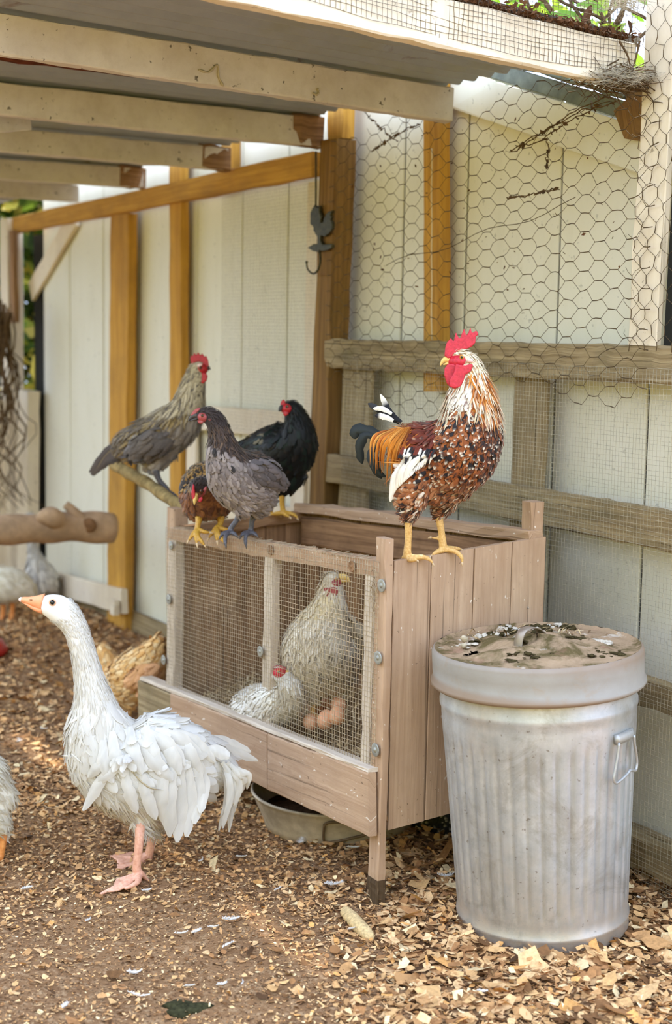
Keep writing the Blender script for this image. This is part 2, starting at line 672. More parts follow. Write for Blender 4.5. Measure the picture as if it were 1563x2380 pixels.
board_mb(L(.70, .03, 2.272), L(1.46, .03, 2.027), .004, .06, ZZ, mb, 8, .001) if False else None
M['flash'] = plain('grey_flashing', srgb(112, 116, 98), .5, .3, .4, 18, .3, .2)
mb.build('flashing', 'flash', WALL, smooth=False)
mb = MB()
mb.tube([L(.9 + .56 * k / 8, .015, 2.222 - .56 * k / 8 * .325 + .004 * math.sin(k * 2.4)) for k in range(9)], .008, 5)
mb.build('gutter_edge', 'flash', WALL)
board('eaves_board', L(.95, -.03, 2.225), L(1.7, -.03, 1.98), .05, .05, ZZ, 'post_wood', WALL, 5)
# the sawn end of a brown joist sticking out under the eaves
mb = MB()
A = on_wall(1427, 262, .03)
pts = [on_wall(px, py, .03) for px, py in ((1427, 258), (1452, 322), (1474, 326), (1492, 300), (1492, 222), (1462, 226))]
b2 = [p + WN * -.09 for p in pts]
mb.rings(np.array([pts, b2]))
mb.build('joist_end', 'post_wood', WALL, smooth=False)
board('sill_plate', L(-3.0, .0, .03), L(2.3, .0, .05), .10, .03, ZZ, 'grey_wood', WALL, 16, .004)

# ------------------------------------------------------------------ honey-coloured timber frame
FR = thing('timber_frame', L(-1.8, .02, 0), 'honey-coloured timber frame of long top beam and upright studs against the white wall', 'frame')
board('top_beam', L(-3.46, .05, 1.983), L(-.09, .05, 2.008), .085, .045, ZZ, 'cedar', FR, 20)
board('stud', L(-1.97, .028, -.03), L(-1.918, .028, 1.95), .225, .045, WT, 'cedar', FR, 16)
board('stud', L(-1.30, .020, -.03), L(-1.324, .020, 2.2), .118, .04, WT, 'cedar', FR, 16)
board('stud', L(-.87, .0, 2.03), L(-.87, .0, 2.3), .10, .04, WT, 'cedar', FR, 4)
board('stud', L(.649, .024, 1.235), L(.603, .024, 2.3), .09, .04, WT, 'cedar', FR, 14)

CP = thing('center_post', L(.0, .1, 0), 'old brown post in the middle of the wall with a hook hanging on it', 'post')
board('post', L(-.003, .06, -.02), L(.069, .06, 2.072), .108, .08, WT, 'post_wood', CP, 18, .002)
board('post_extension', L(.065, .045, 2.074), L(.06, .045, 2.34), .10, .05, WT, 'cedar', CP, 4)

# ------------------------------------------------------------------ roof: rafters and corrugated sheets
CE = thing('ceiling', L(-.8, 1.0, 2.15), kind='structure')
raft = [(1.60, .13, 2.028, .108, .055), (.785, .10, 2.045, .10, .0284), (0.0, .10, 2.050, .10, .004), (-.715, .10, 2.036, .086, 0.0), (-1.54, .10, 2.033, .086, -.012), (-2.33, .10, 2.030, .08, 0.0)]
for i, (s, n0, zb, hh, rise) in enumerate(raft):
    zc = zb + hh / 2
    mb = board_mb(L(s, n0, zc), L(s, 1.72, zc + rise * (1.72 - n0)), hh, .042, ZZ, None, 24, .0012, .004, i)
    mb.build('rafter', 'trim' if i == 0 else 'rafter', CE, smooth=False)
    if i in (2, 3, 4):                           # bare, dark weathered ends of the rafters
        mb = board_mb(L(s, n0 - .012, zc), L(s, n0 + .11, zc + .005), hh + .006, .047, ZZ, None, 4, .003, .006, i)
        mb.build('rafter_end', 'brown_wood', CE, smooth=False)
t = NT('old_zinc_roof')
v = t.coords('Object', (1, 1, 1))
n1 = t.noise(v, 3.5, 6, .7, .6)
c = t.mix(t.noise(v, 11, 5, .6), srgb(140, 146, 154), srgb(170, 176, 184))
c = t.mix(t.ramp(n1, [(.62, 0.0), (.72, .7)]), c, srgb(96, 52, 32))
c = t.mix(t.ramp(t.noise(v, 2.1, 4, .6), [(.52, 0.0), (.7, .5)]), c, srgb(150, 148, 96))
t.bump(n1, .1, .004)
M['roof'] = t.done(c, .5, .25, .4)


def roof_sheet(e0, e1, n0, n1, lift):
    """A corrugated sheet with its ribs running out from the wall; e0 and e1 are (s, height, slope) at its edges."""
    cols = int(abs(e1[0] - e0[0]) / .0125)
    ff = np.linspace(0, 1, cols)
    mb = MB()
    for sgn in (0, .0012):
        R = []
        for n_ in np.linspace(n0, n1, 5):
            row = []
            for f in ff:
                s, z, sl = (e0[q] + (e1[q] - e0[q]) * f for q in range(3))
                row.append(L(s, n_, z + sl * n_ + lift + .010 * math.sin(s * 2 * math.pi / .076) + sgn))
            R.append(row)
        mb.rings(np.array(R), cap=False, closed=False)
    return mb.build('roof_sheet', 'roof', CE)


edges = [(1.60, 2.150, .055), (.76, 2.158, .029), (.0, 2.162, .005), (-.70, 2.138, .001), (-1.52, 2.134, -.010), (-2.3, 2.124, 0.0), (-4.2, 2.10, 0.0)]
for k in range(6):
    (s0, z0, q0), (s1, z1, q1) = edges[k], edges[k + 1]
    roof_sheet((s0 + (.04 if k else 0), z0, q0), (s1 - .04, z1, q1), .09 + (0.0, .02, 0, .03, .01, .02)[k], 1.76, .002 * (k % 2))
# cross-tie under the rafters, at the left edge of the frame
board('cross_tie', P(-40, 292, 4.6), P(62, 285, 4.75), .05, .04, ZZ, 'rafter', CE, 4)
# rusty old strap of roofing along the second bay
mb = MB()
rr = []
for k in range(14):
    f = k / 13
    c0 = L(.36 - .02 * f, .45 + 1.05 * f, 2.146 + .016 * (.45 + 1.05 * f))
    wv = .02 + .055 * f ** .8 + .008 * math.sin(k * 2.1)
    rr.append([c0 - WT * wv + ZZ * .002 * math.sin(k * 3), c0 + WT * wv * .8, c0 + WT * wv * .8 + ZZ * .004, c0 - WT * wv + ZZ * .004])
M['rust'] = plain('flaking_rust', srgb(98, 48, 28), .9, 0, .1, 30, .5, .6)
mb.rings(np.array(rr))
mb.build('rusted_strip', 'rust', CE, smooth=False)

# ------------------------------------------------------------------ left end of the run
WL = thing('wall_left', L(-3.4, .5, 0), kind='structure')
board('post', L(-3.47, .06, -.02), L(-3.47, .06, 2.02), .13, .09, WT, 'trim', WL, 10)
board('post', L(-3.27, .05, -.02), L(-3.24, .05, 1.08), .19, .07, WT, 'trim', WL, 10)
board('batten', L(-3.33, .09, 1.45), L(-3.34, .09, 1.95), .06, .03, WT, 'brown_wood', WL, 5)
for k in range(7):
    n_ = .16 + .13 * k
    board('plank', L(-3.5, n_, -.02), L(-3.5, n_, 1.02 + .04 * math.sin(k * 2.3)), .115, .02, WN, 'trim', WL, 6, .002, k)
board('brace', L(-2.62, .0, 1.985), L(-3.30, .0, 1.62), .11, .025, ZZ, 'trim', WL, 6)

# ------------------------------------------------------------------ weathered rail fence in front of the wall
FE = thing('rail_fence', L(.9, .07, 0), 'weathered grey rail fence with fine square mesh behind the rooster', 'fence')
board('rail', L(.055, .075, 1.343), L(2.1, .075, 1.347), .098, .045, ZZ, 'grey_wood', FE, 60, .0016, 1, .006)
board('rail', L(.03, .075, .945), L(2.1, .075, .928), .10, .04, ZZ, 'grey_wood', FE, 60, .0014, 2, .005)
board('rail', L(.03, .075, .50), L(2.1, .075, .505), .075, .04, ZZ, 'grey_wood', FE, 30, .003, 3)
board('rail', L(.03, .075, .06), L(2.1, .075, .082), .085, .04, ZZ, 'grey_wood', FE, 30, .004, 4)
board('stile', L(.165, .047, 0), L(.215, .047, 1.30), .19, .014, WT, 'grey_wood', FE, 18, .002)
board('stile', L(1.14, .047, 0), L(1.156, .047, 1.30), .147, .014, WT, 'grey_wood', FE, 18, .002)


def cloth(name, f, un, vn, rad, mat, parent=None, wob=.002, k=3, seg=12, ends=None, **tags):
    """Welded square mesh over the surface f(u, v), u and v in 0..1, un x vn wires."""
    mb = MB()
    for i in range(un + 1):
        u = i / un
        v0, v1 = (0, 1) if ends is None else ends(u)
        mb.tube([f(u, v0 + (v1 - v0) * j / seg) + rng.normal(0, wob * .35, 3) for j in range(seg + 1)], rad, k)
    for j in range(vn + 1):
        v = j / vn
        mb.tube([f(i / (seg * 2), v) + rng.normal(0, wob * .35, 3) + np.array([0, 0, wob * math.sin(j * 1.7 + i * .9)]) for i in range(seg * 2 + 1)], rad, k)
    return mb.build(name, mat, parent, **tags)


cloth('square_mesh', lambda u, v: L(.2 + 1.8 * u, .102 + .004 * math.sin(u * 17) * math.sin(v * 9), .0 + 1.335 * v), 142, 105, .00056, 'wire', FE, .002, kind='stuff')
for k in range(6):                               # fence staples and bird lime on the rails
    pass

# white corner post standing on the top rail
CPO = thing('corner_post', L(1.6, .08, 1.39), 'white painted post on the fence rail under hexagonal wire', 'post')
board('post', L(1.656, .09, 1.393), L(1.685, .09, 2.6), .105, .02, WT, 'trim', CPO, 10)
board('gap_shade', L(1.775, .06, 1.393), L(1.80, .06, 2.6), .12, .05, WT, 'dark', CPO, 4)  # near-black strip added for the shaded gap beside the post

# ------------------------------------------------------------------ white mesh screen behind the hens
SG = thing('white_screen_gate', L(-.6, .03, .7), 'low white wooden screen frame with fine mesh behind the black hen', 'gate')
board('frame_stile', L(-.155, .012, .35), L(-.155, .012, 1.955), .11, .02, WT, 'trim', SG, 10)
board('frame_stile', L(-1.19, .012, .35), L(-1.19, .012, 1.08), .09, .02, WT, 'trim', SG, 6)
board('frame_rail', L(-1.235, .03, 1.05), L(-.10, .03, 1.075), .10, .02, ZZ, 'trim', SG, 10)
board('frame_rail', L(-1.235, .03, .70), L(-.10, .03, .715), .10, .02, ZZ, 'trim', SG, 10)
board('frame_stile', L(-.22, .032, .76), L(-.22, .032, 1.02), .10, .02, WT, 'trim', SG, 4)
cloth('square_mesh', lambda u, v: L(-.85 + .75 * u, .046, 1.02 + .95 * v), 59, 75, .0005, 'wire', SG, .001, 3, 6, kind='stuff')


# ------------------------------------------------------------------ hexagonal chicken wire
def hexwire(name, f, s0, s1, z0, z1, W, Hh, rad, mat, keep=None, jit=.0022, vertical=False, **tags):
    mb = MB()
    r = np.random.default_rng(5)
    ncol = int((s1 - s0) / (W * .68)) + 1
    nrow = int((z1 - z0) / Hh) + 1
    done = {}

    def node(c, rw, q):
        key = (c, rw, q)
        if key not in done:
            s = s0 + c * W * .68 + (W * .18 if q else -W * .18)
            z = z0 + (rw + .5 * (c % 2)) * Hh
            done[key] = (s + r.normal(0, jit), z + r.normal(0, jit))
        return done[key]
    segs = []
    for c in range(ncol):
        for rw in range(nrow):
            a, b = node(c, rw, 0), node(c, rw, 1)
            segs.append((a, b, 1.55))
            up = rw if c % 2 else rw - 1
            if c + 1 < ncol:
                segs.append((b, node(c + 1, up, 0), 1.0))
                segs.append((b, node(c + 1, up + 1, 0), 1.0))
    for a, b, th in segs:
        if keep is not None and not (keep(*a) and keep(*b)):
            continue
        q0, q1 = f(*a), f(*b)
        mid = (q0 + q1) / 2 + r.normal(0, .0012, 3)
        mb.tube([q0, mid, q1], rad * th, 4)
    return mb.build(name, mat, **tags)


def wire_surf(s, z):
    return L(s, .112 + .012 * math.sin(s * 4.2) * math.sin(z * 5), z - .035 * math.sin((s - .1) * 2.2) * max(0, z - 1.7))


hexwire('chicken_wire', wire_surf, .12, 1.72, 1.16, 2.14, .092, .050, .00085, 'rust_wire',
        keep=lambda s, z: z < 2.10 - .03 * math.sin(s * 9) - (.10 * max(0, s - 1.1)) and z > 1.19 + .05 * math.sin(s * 7) + (.0 if s < .9 else .12 * (s - .9)),
        label='sagging hexagonal chicken wire stretched above the fence rail', category='wire netting')
hexwire('post_netting', lambda z, s: L(s, .106, z), 1.39, 2.5, 1.62, 1.80, .062, .05, .0007, 'rust_wire',
        label='rusty hexagonal wire wrapped up the white corner post', category='wire netting')
mb = MB()                                        # slack strand and a run of twisted wire across the netting
mb.tube([wire_surf(.5 + .9 * k / 14, 1.63 + .14 * k / 14 + .01 * math.sin(k)) + WN * .008 for k in range(15)], .0011, 4)
mb.build('loose_wire', 'rust_wire', None, label='single slack wire crossing the chicken wire', category='wire')

# square mesh nailed over the first rafter and rising above it
RA0 = lambda n_: 2.115 + .075 * n_ / 1.7 * 1.0
cloth('rafter_mesh', lambda u, v: L(1.624 + .002 * math.sin(u * 30), .13 + 1.55 * u, 2.058 + .055 * (1.55 * u) + .42 * v - .012 * math.sin(u * 6)), 118, 33, .0006, 'rust_wire', None, .003,
      label='square wire mesh stapled over the pale front rafter', category='wire netting')

# ================================================================== NEST BOX ON LEGS
# local axes: a runs along the front to the left and away, b from the front towards the wall, h up (the box stands askew)
NO = np.array([.119, 3.40, 0.0])
na = -WT + ZZ * -.055
nb = -WN + ZZ * .07
nh = ZZ.copy()


def N(a, b, h):
    return NO + na * a + nb * b + nh * h


NB = thing('nest_box', NO + (-WT) * .6 - WN * .25, 'weathered wooden nest box on legs with a mesh front, hens perched on its rim', 'nest box')
TW, WW = 'tan_wood', 'white_wood'
# right end: four upright boards
for k, (b0, b1) in enumerate(((.024, .135), (.135, .265), (.265, .385), (.385, .495))):
    mb = MB()
    R = []
    for q in range(13):
        f = q / 12
        h0 = .186 + (.008 if k == 2 else 0)
        h = h0 + (.862 - h0) * f
        ring = [N(-.005, b0 + .0012, h), N(-.0062, b0 + .003, h), N(-.0062, b1 - .003, h), N(-.005, b1 - .0012, h), N(.013, b1 - .0012, h), N(.013, b0 + .0012, h)]
        R.append([np.asarray(x) + rng.normal(0, .0004, 3) for x in ring])
    mb.rings(np.array(R)).build('end_board', TW, NB, smooth=False)
# left end
for k, (b0, b1) in enumerate(((.03, .18), (.18, .33), (.33, .48))):
    board('end_board', N(1.235, (b0 + b1) / 2, .2), N(1.235, (b0 + b1) / 2, .83), b1 - b0 - .002, .018, nb, 'brown_wood', NB, 6, .001, k)
board('end_rail', N(1.225, .02, .845), N(1.225, .50, .845), .035, .035, nh, 'brown_wood', NB, 8)
# back: vertical boards inside, rail on top
for k in range(10):
    a0 = .02 + k * .121
    board('back_board', N(a0 + .06, .478, .2), N(a0 + .06, .478 + .002 * (k % 2), .86 + .004 * (k % 3)), .118, .016, na, 'brown_wood', NB, 8, .0015, k)
board('back_rail', N(.0, .465, .868), N(1.24, .465, .872), .030, .05, nh, 'tan_wood', NB, 14, .002)
board('back_board', N(.02, .455, .80), N(1.2, .455, .80), .09, .014, nh, 'brown_wood', NB, 10, .002, 31)
board('corner_stub', N(.03, .475, .7), N(.03, .475, .955), .042, .04, na, 'tan_wood', NB, 5)
board('floor_board', N(.0, .25, .215), N(1.24, .25, .215), .46, .015, nb, 'brown_wood', NB, 6)
# front: rail, stiles, corner post that runs down to the ground, skirting boards
board('front_rail', N(.02, .012, .843), N(1.24, .012, .843), .042, .04, nh, TW, NB, 26, .0018)
board('corner_post', np.array([.117, 3.40, -.02]), N(-.002, .0, .922), .046, .024, WT, TW, NB, 18, .0012)
board('front_stile', N(.052, .006, .33), N(.048, .006, .825), .04, .036, na, WW, NB, 10)
board('front_stile', N(.585, .004, .30), N(.575, .004, .825), .046, .028, na, WW, NB, 10)
board('front_stile', N(1.225, .004, .28), N(1.215, .004, .825), .055, .032, na, WW, NB, 10)
board('skirt_board', N(-.018, -.03, .268), N(.505, -.03, .264), .158, .024, nh, TW, NB, 14, .001, 3)
board('skirt_board', N(.508, -.03, .264), N(1.15, -.03, .266), .158, .024, nh, TW, NB, 14, .001, 9)
board('skirt_board', N(1.152, -.03, .266), N(1.415, -.03, .268), .152, .024, nh, 'grey_wood', NB, 8, .001, 13)
board('skirt_cap', N(-.01, -.018, .351), N(1.40, -.018, .352), .012, .045, nh, WW, NB, 18, .0012)
board('leg', L(0, 0, 0) * 0 + np.array([*(N(1.2, .03, 0)[:2]), -.02]), N(1.2, .03, .28), .05, .045, WT, TW, NB, 6)
board('leg', np.array([*(N(1.2, .45, 0)[:2]), -.02]), N(1.2, .45, .28), .05, .045, WT, 'brown_wood', NB, 6)
board('leg', np.array([*(N(.03, .46, 0)[:2]), -.02]), N(.03, .46, .28), .05, .045, WT, 'brown_wood', NB, 6)
M['mud_wood'] = wood('muddy_foot', srgb(96, 76, 54), srgb(56, 42, 28), 1, .4)
mb = board_mb(np.array([.117, 3.40, -.025]), np.array([.117, 3.40, .07]), .048, .0262, WT, None, 8, .0008)
mb.build('muddy_foot', 'mud_wood', NB, smooth=False, label='leg foot dark with mud')
cloth('mesh_front', lambda u, v: N(.0 + 1.245 * u, -.016 - .003 * math.sin(u * 11) * math.sin(v * 5), .35 + .515 * v), 98, 41, .00062, 'coop_wire', NB, .0012, 4, 14, kind='stuff')
mb = MB()                                        # raw wire ends bent over the top rail
for k in range(70):
    a = .06 + 1.15 * k / 70 + rng.normal(0, .004)
    p = N(a, -.014, .862)
    mb.tube([p, p + nh * .006 - nb * .002, N(a + rng.normal(0, .008), .004, .868), N(a + rng.normal(0, .012), .018, .866 + abs(rng.normal(0, .003)))], .0007, 4)
for k in range(14):
    p = N(.03 + rng.normal(0, .004), -.02, .80 + rng.normal(0, .025))
    mb.tube([p, p + na * -.015 + nh * rng.normal(0, .01), p + na * -.028 + nh * rng.normal(0, .016)], .0006, 4)
mb.build('wire_ends', 'coop_wire', NB, kind='stuff')


def washer(p, nn, r=.017, rusty=False):
    mb = MB()
    nn = nrm(nn)
    a = nrm(np.cross(nn, ZZ))
    b = np.cross(nn, a)
    th = np.linspace(0, 6.283, 20, endpoint=False)

    def ring(rr, off):
        return p + nn * off + rr * (np.cos(th)[:, None] * a + np.sin(th)[:, None] * b)
    mb.rings(np.array([ring(r, 0), ring(r, .0022), ring(r * .93, .003), ring(r * .5, .002), ring(r * .30, .002), ring(r * .27, .004), ring(r * .10, .005)]))
    return mb


for i, (px, py, r, mt) in enumerate(((888, 1361, .0165, 'washer'), (880, 1529, .0165, 'washer'), (874, 1743, .0165, 'washer'), (606, 1514, .0155, 'washer'), (393, 1393, .016, 'washer'), (381, 1534, .016, 'washer'), (398, 1268, .014, 'washer'))):
    d = ray(px, py)
    q = N(0, -.02, 0)
    p = CAM + d * (((q - CAM) @ WN) / (d @ WN))
    washer(p, WN, r).build('washer', mt, NB)
for (px, py) in ((629, 1278), (819, 1316)):     # knots that stand proud on the front rail
    d = ray(px, py)
    q = N(0, -.012, 0)
    p = CAM + d * (((q - CAM) @ WN) / (d @ WN))
    mb = washer(p, WN, .014)
    mb.build('knot', 'brown_wood', NB, smooth=False)


def straw(count, fpos, ln, name, mat, parent=None, colset=None, rad=.0012, flat=True, seed=1, **tags):
    """Loose stalks and shreds."""
    r = np.random.default_rng(seed)
    mb = MB()
    cs = np.array(colset)
    for k in range(count):
        p = fpos(r)
        an = r.uniform(0, 6.283)
        d = np.array([math.cos(an), math.sin(an), r.normal(0, .25)])
        l_ = r.uniform(*ln)
        sd = nrm(np.cross(d, ZZ)) * rad * r.uniform(.6, 3.0)
        bend = ZZ * r.uniform(-.2, .35) * l_
        c = cs[r.integers(len(cs))] * r.uniform(.75, 1.15)
        up = ZZ * r.uniform(0, .004)
        a, b, c_ = p - d * l_ / 2, p + bend * .5 + up, p + d * l_ / 2
        mb.add([a - sd * .5, a + sd * .5, b - sd, b + sd, c_ - sd * .3, c_ + sd * .3], [(0, 1, 3, 2), (2, 3, 5, 4)], None, c)
    return mb.build(name, mat, parent, smooth=False, **tags)


STRAW = [srgb(206, 178, 130), srgb(176, 148, 104), srgb(150, 120, 82), srgb(216, 198, 160), srgb(112, 86, 58)]


def bed_h(a, b):
    return .285 + .035 * math.sin(a * 6 + 1) * math.sin(b * 7) + .03 * np.clip((b - .1) / .3, 0, 1) - .03 * math.exp(-((a - .27)**2 + (b - .19)**2) / .008)


mb = MB()
aa, bb = np.linspace(.01, 1.22, 60), np.linspace(.0, .47, 26)
mb.add([[N(a, b, bed_h(a, b) + rng.normal(0, .003)) for b in bb] for a in aa], [(i * 26 + j, i * 26 + j + 1, (i + 1) * 26 + j + 1, (i + 1) * 26 + j) for i in range(59) for j in range(25)], None, srgb(136, 108, 76))
mb.build('bedding', 'chips', NB, kind='stuff')


def bedpos(r):
    a, b = r.uniform(.03, 1.2), r.uniform(.01, .45)
    return N(a, b, bed_h(a, b) + r.uniform(0, .014))


straw(2600, bedpos, (.02, .07), 'bedding_straw', 'hull', NB, STRAW, .0014, True, 3, kind='stuff')

# eggs
M['egg'] = plain('brown_egg_shell', srgb(226, 164, 122), .5, 0, .4, 25, .10)
egg_px = [((722, 1677), 0.10, .3, 'brown egg lying sideways at the left front of the clutch'), ((757, 1672), .11, 1.3, 'brown egg standing on end in the middle of the clutch'),
          ((733, 1640), .17, .8, 'brown egg at the back left of the clutch under the hen'), ((784, 1662), .13, 1.1, 'brown egg at the right front of the clutch'),
          ((786, 1638), .18, .4, 'brown egg at the back right of the clutch'), ((758, 1632), .21, .2, 'brown egg farthest back beneath the cream hen')]
for (px, py), b, an, lab in egg_px:
    d = ray(px, py)
    q = N(0, b, 0)
    p = CAM + d * (((q - CAM) @ WN) / (d @ WN))
    ax = nrm(math.cos(an) * na + math.sin(an) * .6 * nh + .3 * nb)
    sx = nrm(np.cross(ax, nh))
    sy = np.cross(ax, sx)
    mb = MB()
    th = np.linspace(0, 6.283, 18, endpoint=False)
    R = []
    for k in range(15):
        x = -1 + 2 * k / 14
        r_ = .0225 * math.sqrt(max(1e-4, 1 - x * x)) * (1 - .14 * x)
        R.append(p + ax * x * .030 + r_ * (np.cos(th)[:, None] * sx + np.sin(th)[:, None] * sy))
    mb.rings(np.array(R)).build('egg', 'egg', None, label=lab, category='egg', group='brown eggs in the nest')

# ================================================================== GALVANISED BIN
t = NT('dusty_galvanised_steel')
v = t.coords('Object', (1, 1, 1))
vo = t.n('ShaderNodeTexVoronoi')
vo.inputs['Scale'].default_value = 34
t.l(t.coords('Object', (1, 1, .6)), vo.inputs['Vector'])
c = t.mix(t.ramp(vo.outputs['Distance'], [(0, 0.0), (.8, .35)]), srgb(196, 200, 204), srgb(172, 177, 182))
c = t.mix(t.ramp(t.noise(v, 5, 6, .65), [(.44, 0.0), (.70, .55)]), c, srgb(188, 172, 152))
c = t.mix(t.ramp(t.noise(v, 2.6, 5, .7, .8), [(.48, 0.0), (.66, .6)]), c, srgb(212, 212, 210))
c = t.mix(t.ramp(t.noise(t.coords('Object', (9, 9, .5)), 2.2, 5, .6), [(.45, 0.0), (.75, .5)]), c, srgb(144, 144, 140))
sep = t.n('ShaderNodeSeparateXYZ')
tc = t.n('ShaderNodeTexCoord')
t.l(tc.outputs['Object'], sep.inputs[0])
c = t.mix(t.ramp(sep.outputs['Z'], [(.02, .6), (.22, 0.0)]), c, srgb(196, 172, 142))
c = t.mix(t.ramp(t.noise(v, 17, 6, .75), [(.40, .0), (.66, .55)]), c, srgb(158, 162, 164))
c = t.mix(t.ramp(t.noise(v, 6.5, 6, .75, .6), [(.52, .0), (.64, .5)]), c, srgb(146, 140, 130))
c = t.mix(t.ramp(t.noise(v, 70, 3, .6), [(.66, 0.0), (.72, .6)]), c, srgb(110, 94, 74))
t.bump(t.noise(v, 14, 4, .6), .10, .01)
c = t.mix(t.ramp(sep.outputs['Z'], [(.592, 0.0), (.602, .8), (.618, .45), (.66, .35), (.70, .75)]), c, srgb(146, 124, 100))
M['galv'] = t.done(c, .45, .55, .45)
t = NT('grimy_lid_top')
v = t.coords('Object', (1, 1, 1))
c = t.mix(t.noise(v, 26, 6, .7), srgb(136, 112, 84), srgb(182, 154, 124))
c = t.mix(t.ramp(t.noise(v, 9, 5, .65, .5), [(.48, 0.0), (.60, .9)]), c, srgb(88, 76, 42))
c = t.mix(t.ramp(t.noise(v, 15, 4, .6, .5), [(.62, 0.0), (.7, .8)]), c, srgb(216, 204, 188))
c = t.mix(t.ramp(t.noise(v, 11, 4, .6), [(.62, 0.0), (.72, .5)]), c, srgb(160, 118, 98))
t.bump(t.noise(v, 60, 5, .7), .6, .006)
M['grime'] = t.done(c, .9, 0, .15)

c0 = np.array([.520, 3.318, 0.0])
c1 = np.array([.484, 3.312, .66])
CAX = nrm(c1 - c0)
CX_ = nrm(np.array([1.0, 0, 0]) - CAX[0] * CAX)
CY_ = np.cross(CAX, CX_)


def can_ring(h, r, n=246, flute=0.0):
    th = np.linspace(0, 2 * np.pi, n, endpoint=False)
    x = (th * 41 / (2 * np.pi)) % 1.0
    pr = np.clip(np.abs(x - .5) * 7 - 2.2, 0, 1) if flute else 0 * x
    rr = r - flute * pr
    return c0 + CAX * h + rr[:, None] * (np.cos(th)[:, None] * CX_ + np.sin(th)[:, None] * CY_)


BIN = thing('trash_can', c0, 'dented fluted galvanised steel trash can beside the nest box', 'trash can')
prof = [(.0, .196, 0), (.0, .204, 0), (.006, .2065, 0), (.030, .2065, 0), (.034, .2085, 0), (.040, .2085, 0), (.045, .205, 0), (.07, .2065, 0), (.085, .2075, .003), (.10, .208, .0065)]
for k in range(1, 9):
    h = .10 + .37 * k / 8
    prof.append((h, .208 + .024 * (h - .1) / .45, .0065))
prof += [(.485, .229, .003), (.505, .230, 0), (.530, .231, 0), (.545, .231, 0), (.553, .2345, 0), (.563, .2345, 0), (.572, .2315, 0), (.60, .2325, 0), (.64, .2335, 0), (.648, .2345, 0), (.648, .229, 0), (.60, .226, 0), (.45, .21, 0)]
mb = MB()
mb.rings(np.array([can_ring(h, r, 246, fl) for h, r, fl in prof]), cap=True)
mb.build('body', 'galv', BIN)


def can_pt(ang, h, r):
    return c0 + CAX * h + r * (math.cos(ang) * CX_ + math.sin(ang) * CY_)


hA = -math.pi / 2 + math.radians(48)
mb = MB()
R = []
for k in range(9):
    a = hA + (k - 4) / 4 * .155
    q = can_pt(a, .512, .234)
    nn = can_pt(a, .512, 1) - can_pt(a, .512, 0)
    R.append([q + nn * .0, q + nn * .005 + CAX * .001, q + nn * .009 - CAX * .010, q + nn * .006 - CAX * .022, q - CAX * .022 - nn * .002, q - nn * .004])
BRK = mb.rings(np.array(R)).build('handle_bracket', 'galv', BIN)
mb = MB()
path = []
for (da, h) in ((-.135, .495), (-.155, .47), (-.20, .43), (-.215, .415), (-.19, .404), (-.10, .408), (.0, .416), (.04, .42), (.09, .417), (.17, .412), (.205, .425), (.185, .45), (.15, .475), (.135, .497)):
    r_ = .242
    path.append(can_pt(hA + da, h, r_))
path = catmull(np.array(path), 48)
mb.tube(path, .0034, 8).build('handle', 'galv', BRK)

LID = thing('trash_can_lid', c0 + CAX * .60, 'dirty rust-stained lid with a strap handle and a torn hole, on the trash can', 'lid')
mb = MB()
lp = [(.606, .236), (.600, .242), (.598, .2485), (.603, .2545), (.610, .2545), (.616, .249), (.65, .2495), (.676, .250), (.684, .2475), (.687, .243)]
mb.rings(np.array([can_ring(h, r, 96) for h, r in lp]), cap=False)
t = NT('grimy_lid_rim')
v = t.coords('Object', (1, 1, 1))
c = t.mix(t.noise(v, 9, 6, .7), srgb(172, 172, 168), srgb(138, 134, 126))
c = t.mix(t.ramp(t.noise(v, 16, 6, .7, .5), [(.54, 0.0), (.68, .55)]), c, srgb(156, 136, 114))
sz_ = t.n('ShaderNodeSeparateXYZ')
t.l(v, sz_.inputs[0])
c = t.mix(t.ramp(sz_.outputs['Z'], [(.604, .8), (.616, .2), (.66, .2), (.685, .7)]), c, srgb(138, 112, 88))
t.bump(t.noise(v, 22, 4, .6), .12, .008)
M['lid_rim'] = t.done(c, .6, .2, .35)
mb.build('rim', 'lid_rim', LID)
# the top: sunk ring, low cone, crumpled tear at the left front
mb = MB()
nr, na_ = 44, 200
tear = CX_ * -.148 + CY_ * -.028
R, keep = [], []
for i in range(nr):
    r = .243 * (1 - i / (nr - .6))
    th = np.linspace(0, 2 * np.pi, na_, endpoint=False)
    base = .687 - .007 * np.clip((.243 - r) / .012, 0, 1) + .030 * np.clip((.185 - r) / .185, 0, 1)
    pos = r * (np.cos(th)[:, None] * CX_ + np.sin(th)[:, None] * CY_)
    d = np.linalg.norm((pos - tear) * np.array([1, 1.3, 1]), axis=1)
    h = base + .004 * np.sin(th * 5 + r * 60) * np.clip((.22 - r) * 20, 0, 1) - .018 * np.exp(-(d / .035)**2) + rng.normal(0, .0007, na_)
    R.append(c0 + CAX * h[:, None] + pos)
    keep.append(d > .022 + .006 * np.sin(th * 40))
R = np.array(R)
fs = []
for i in range(nr - 1):
    for j in range(na_):
        k = (j + 1) % na_
        if keep[i][j] and keep[i + 1][k]:
            fs.append((i * na_ + j, i * na_ + k, (i + 1) * na_ + k, (i + 1) * na_ + j))
mb.add(R.reshape(-1, 3), fs)
mb.build('top_plate', 'grime', LID)
mb = MB()
hp = [P(px, py, yy) for px, py, yy in ((1205, 1512, 3.265), (1206, 1490, 3.266), (1214, 1468, 3.27), (1232, 1459, 3.29), (1252, 1464, 3.32), (1264, 1478, 3.335), (1268, 1496, 3.34))]
hp = catmull(np.array(hp), 22)
dirn = nrm(hp[-1] - hp[0])
sdv = nrm(np.cross(dirn, CAX))
R = []
tt = np.gradient(hp, axis=0)
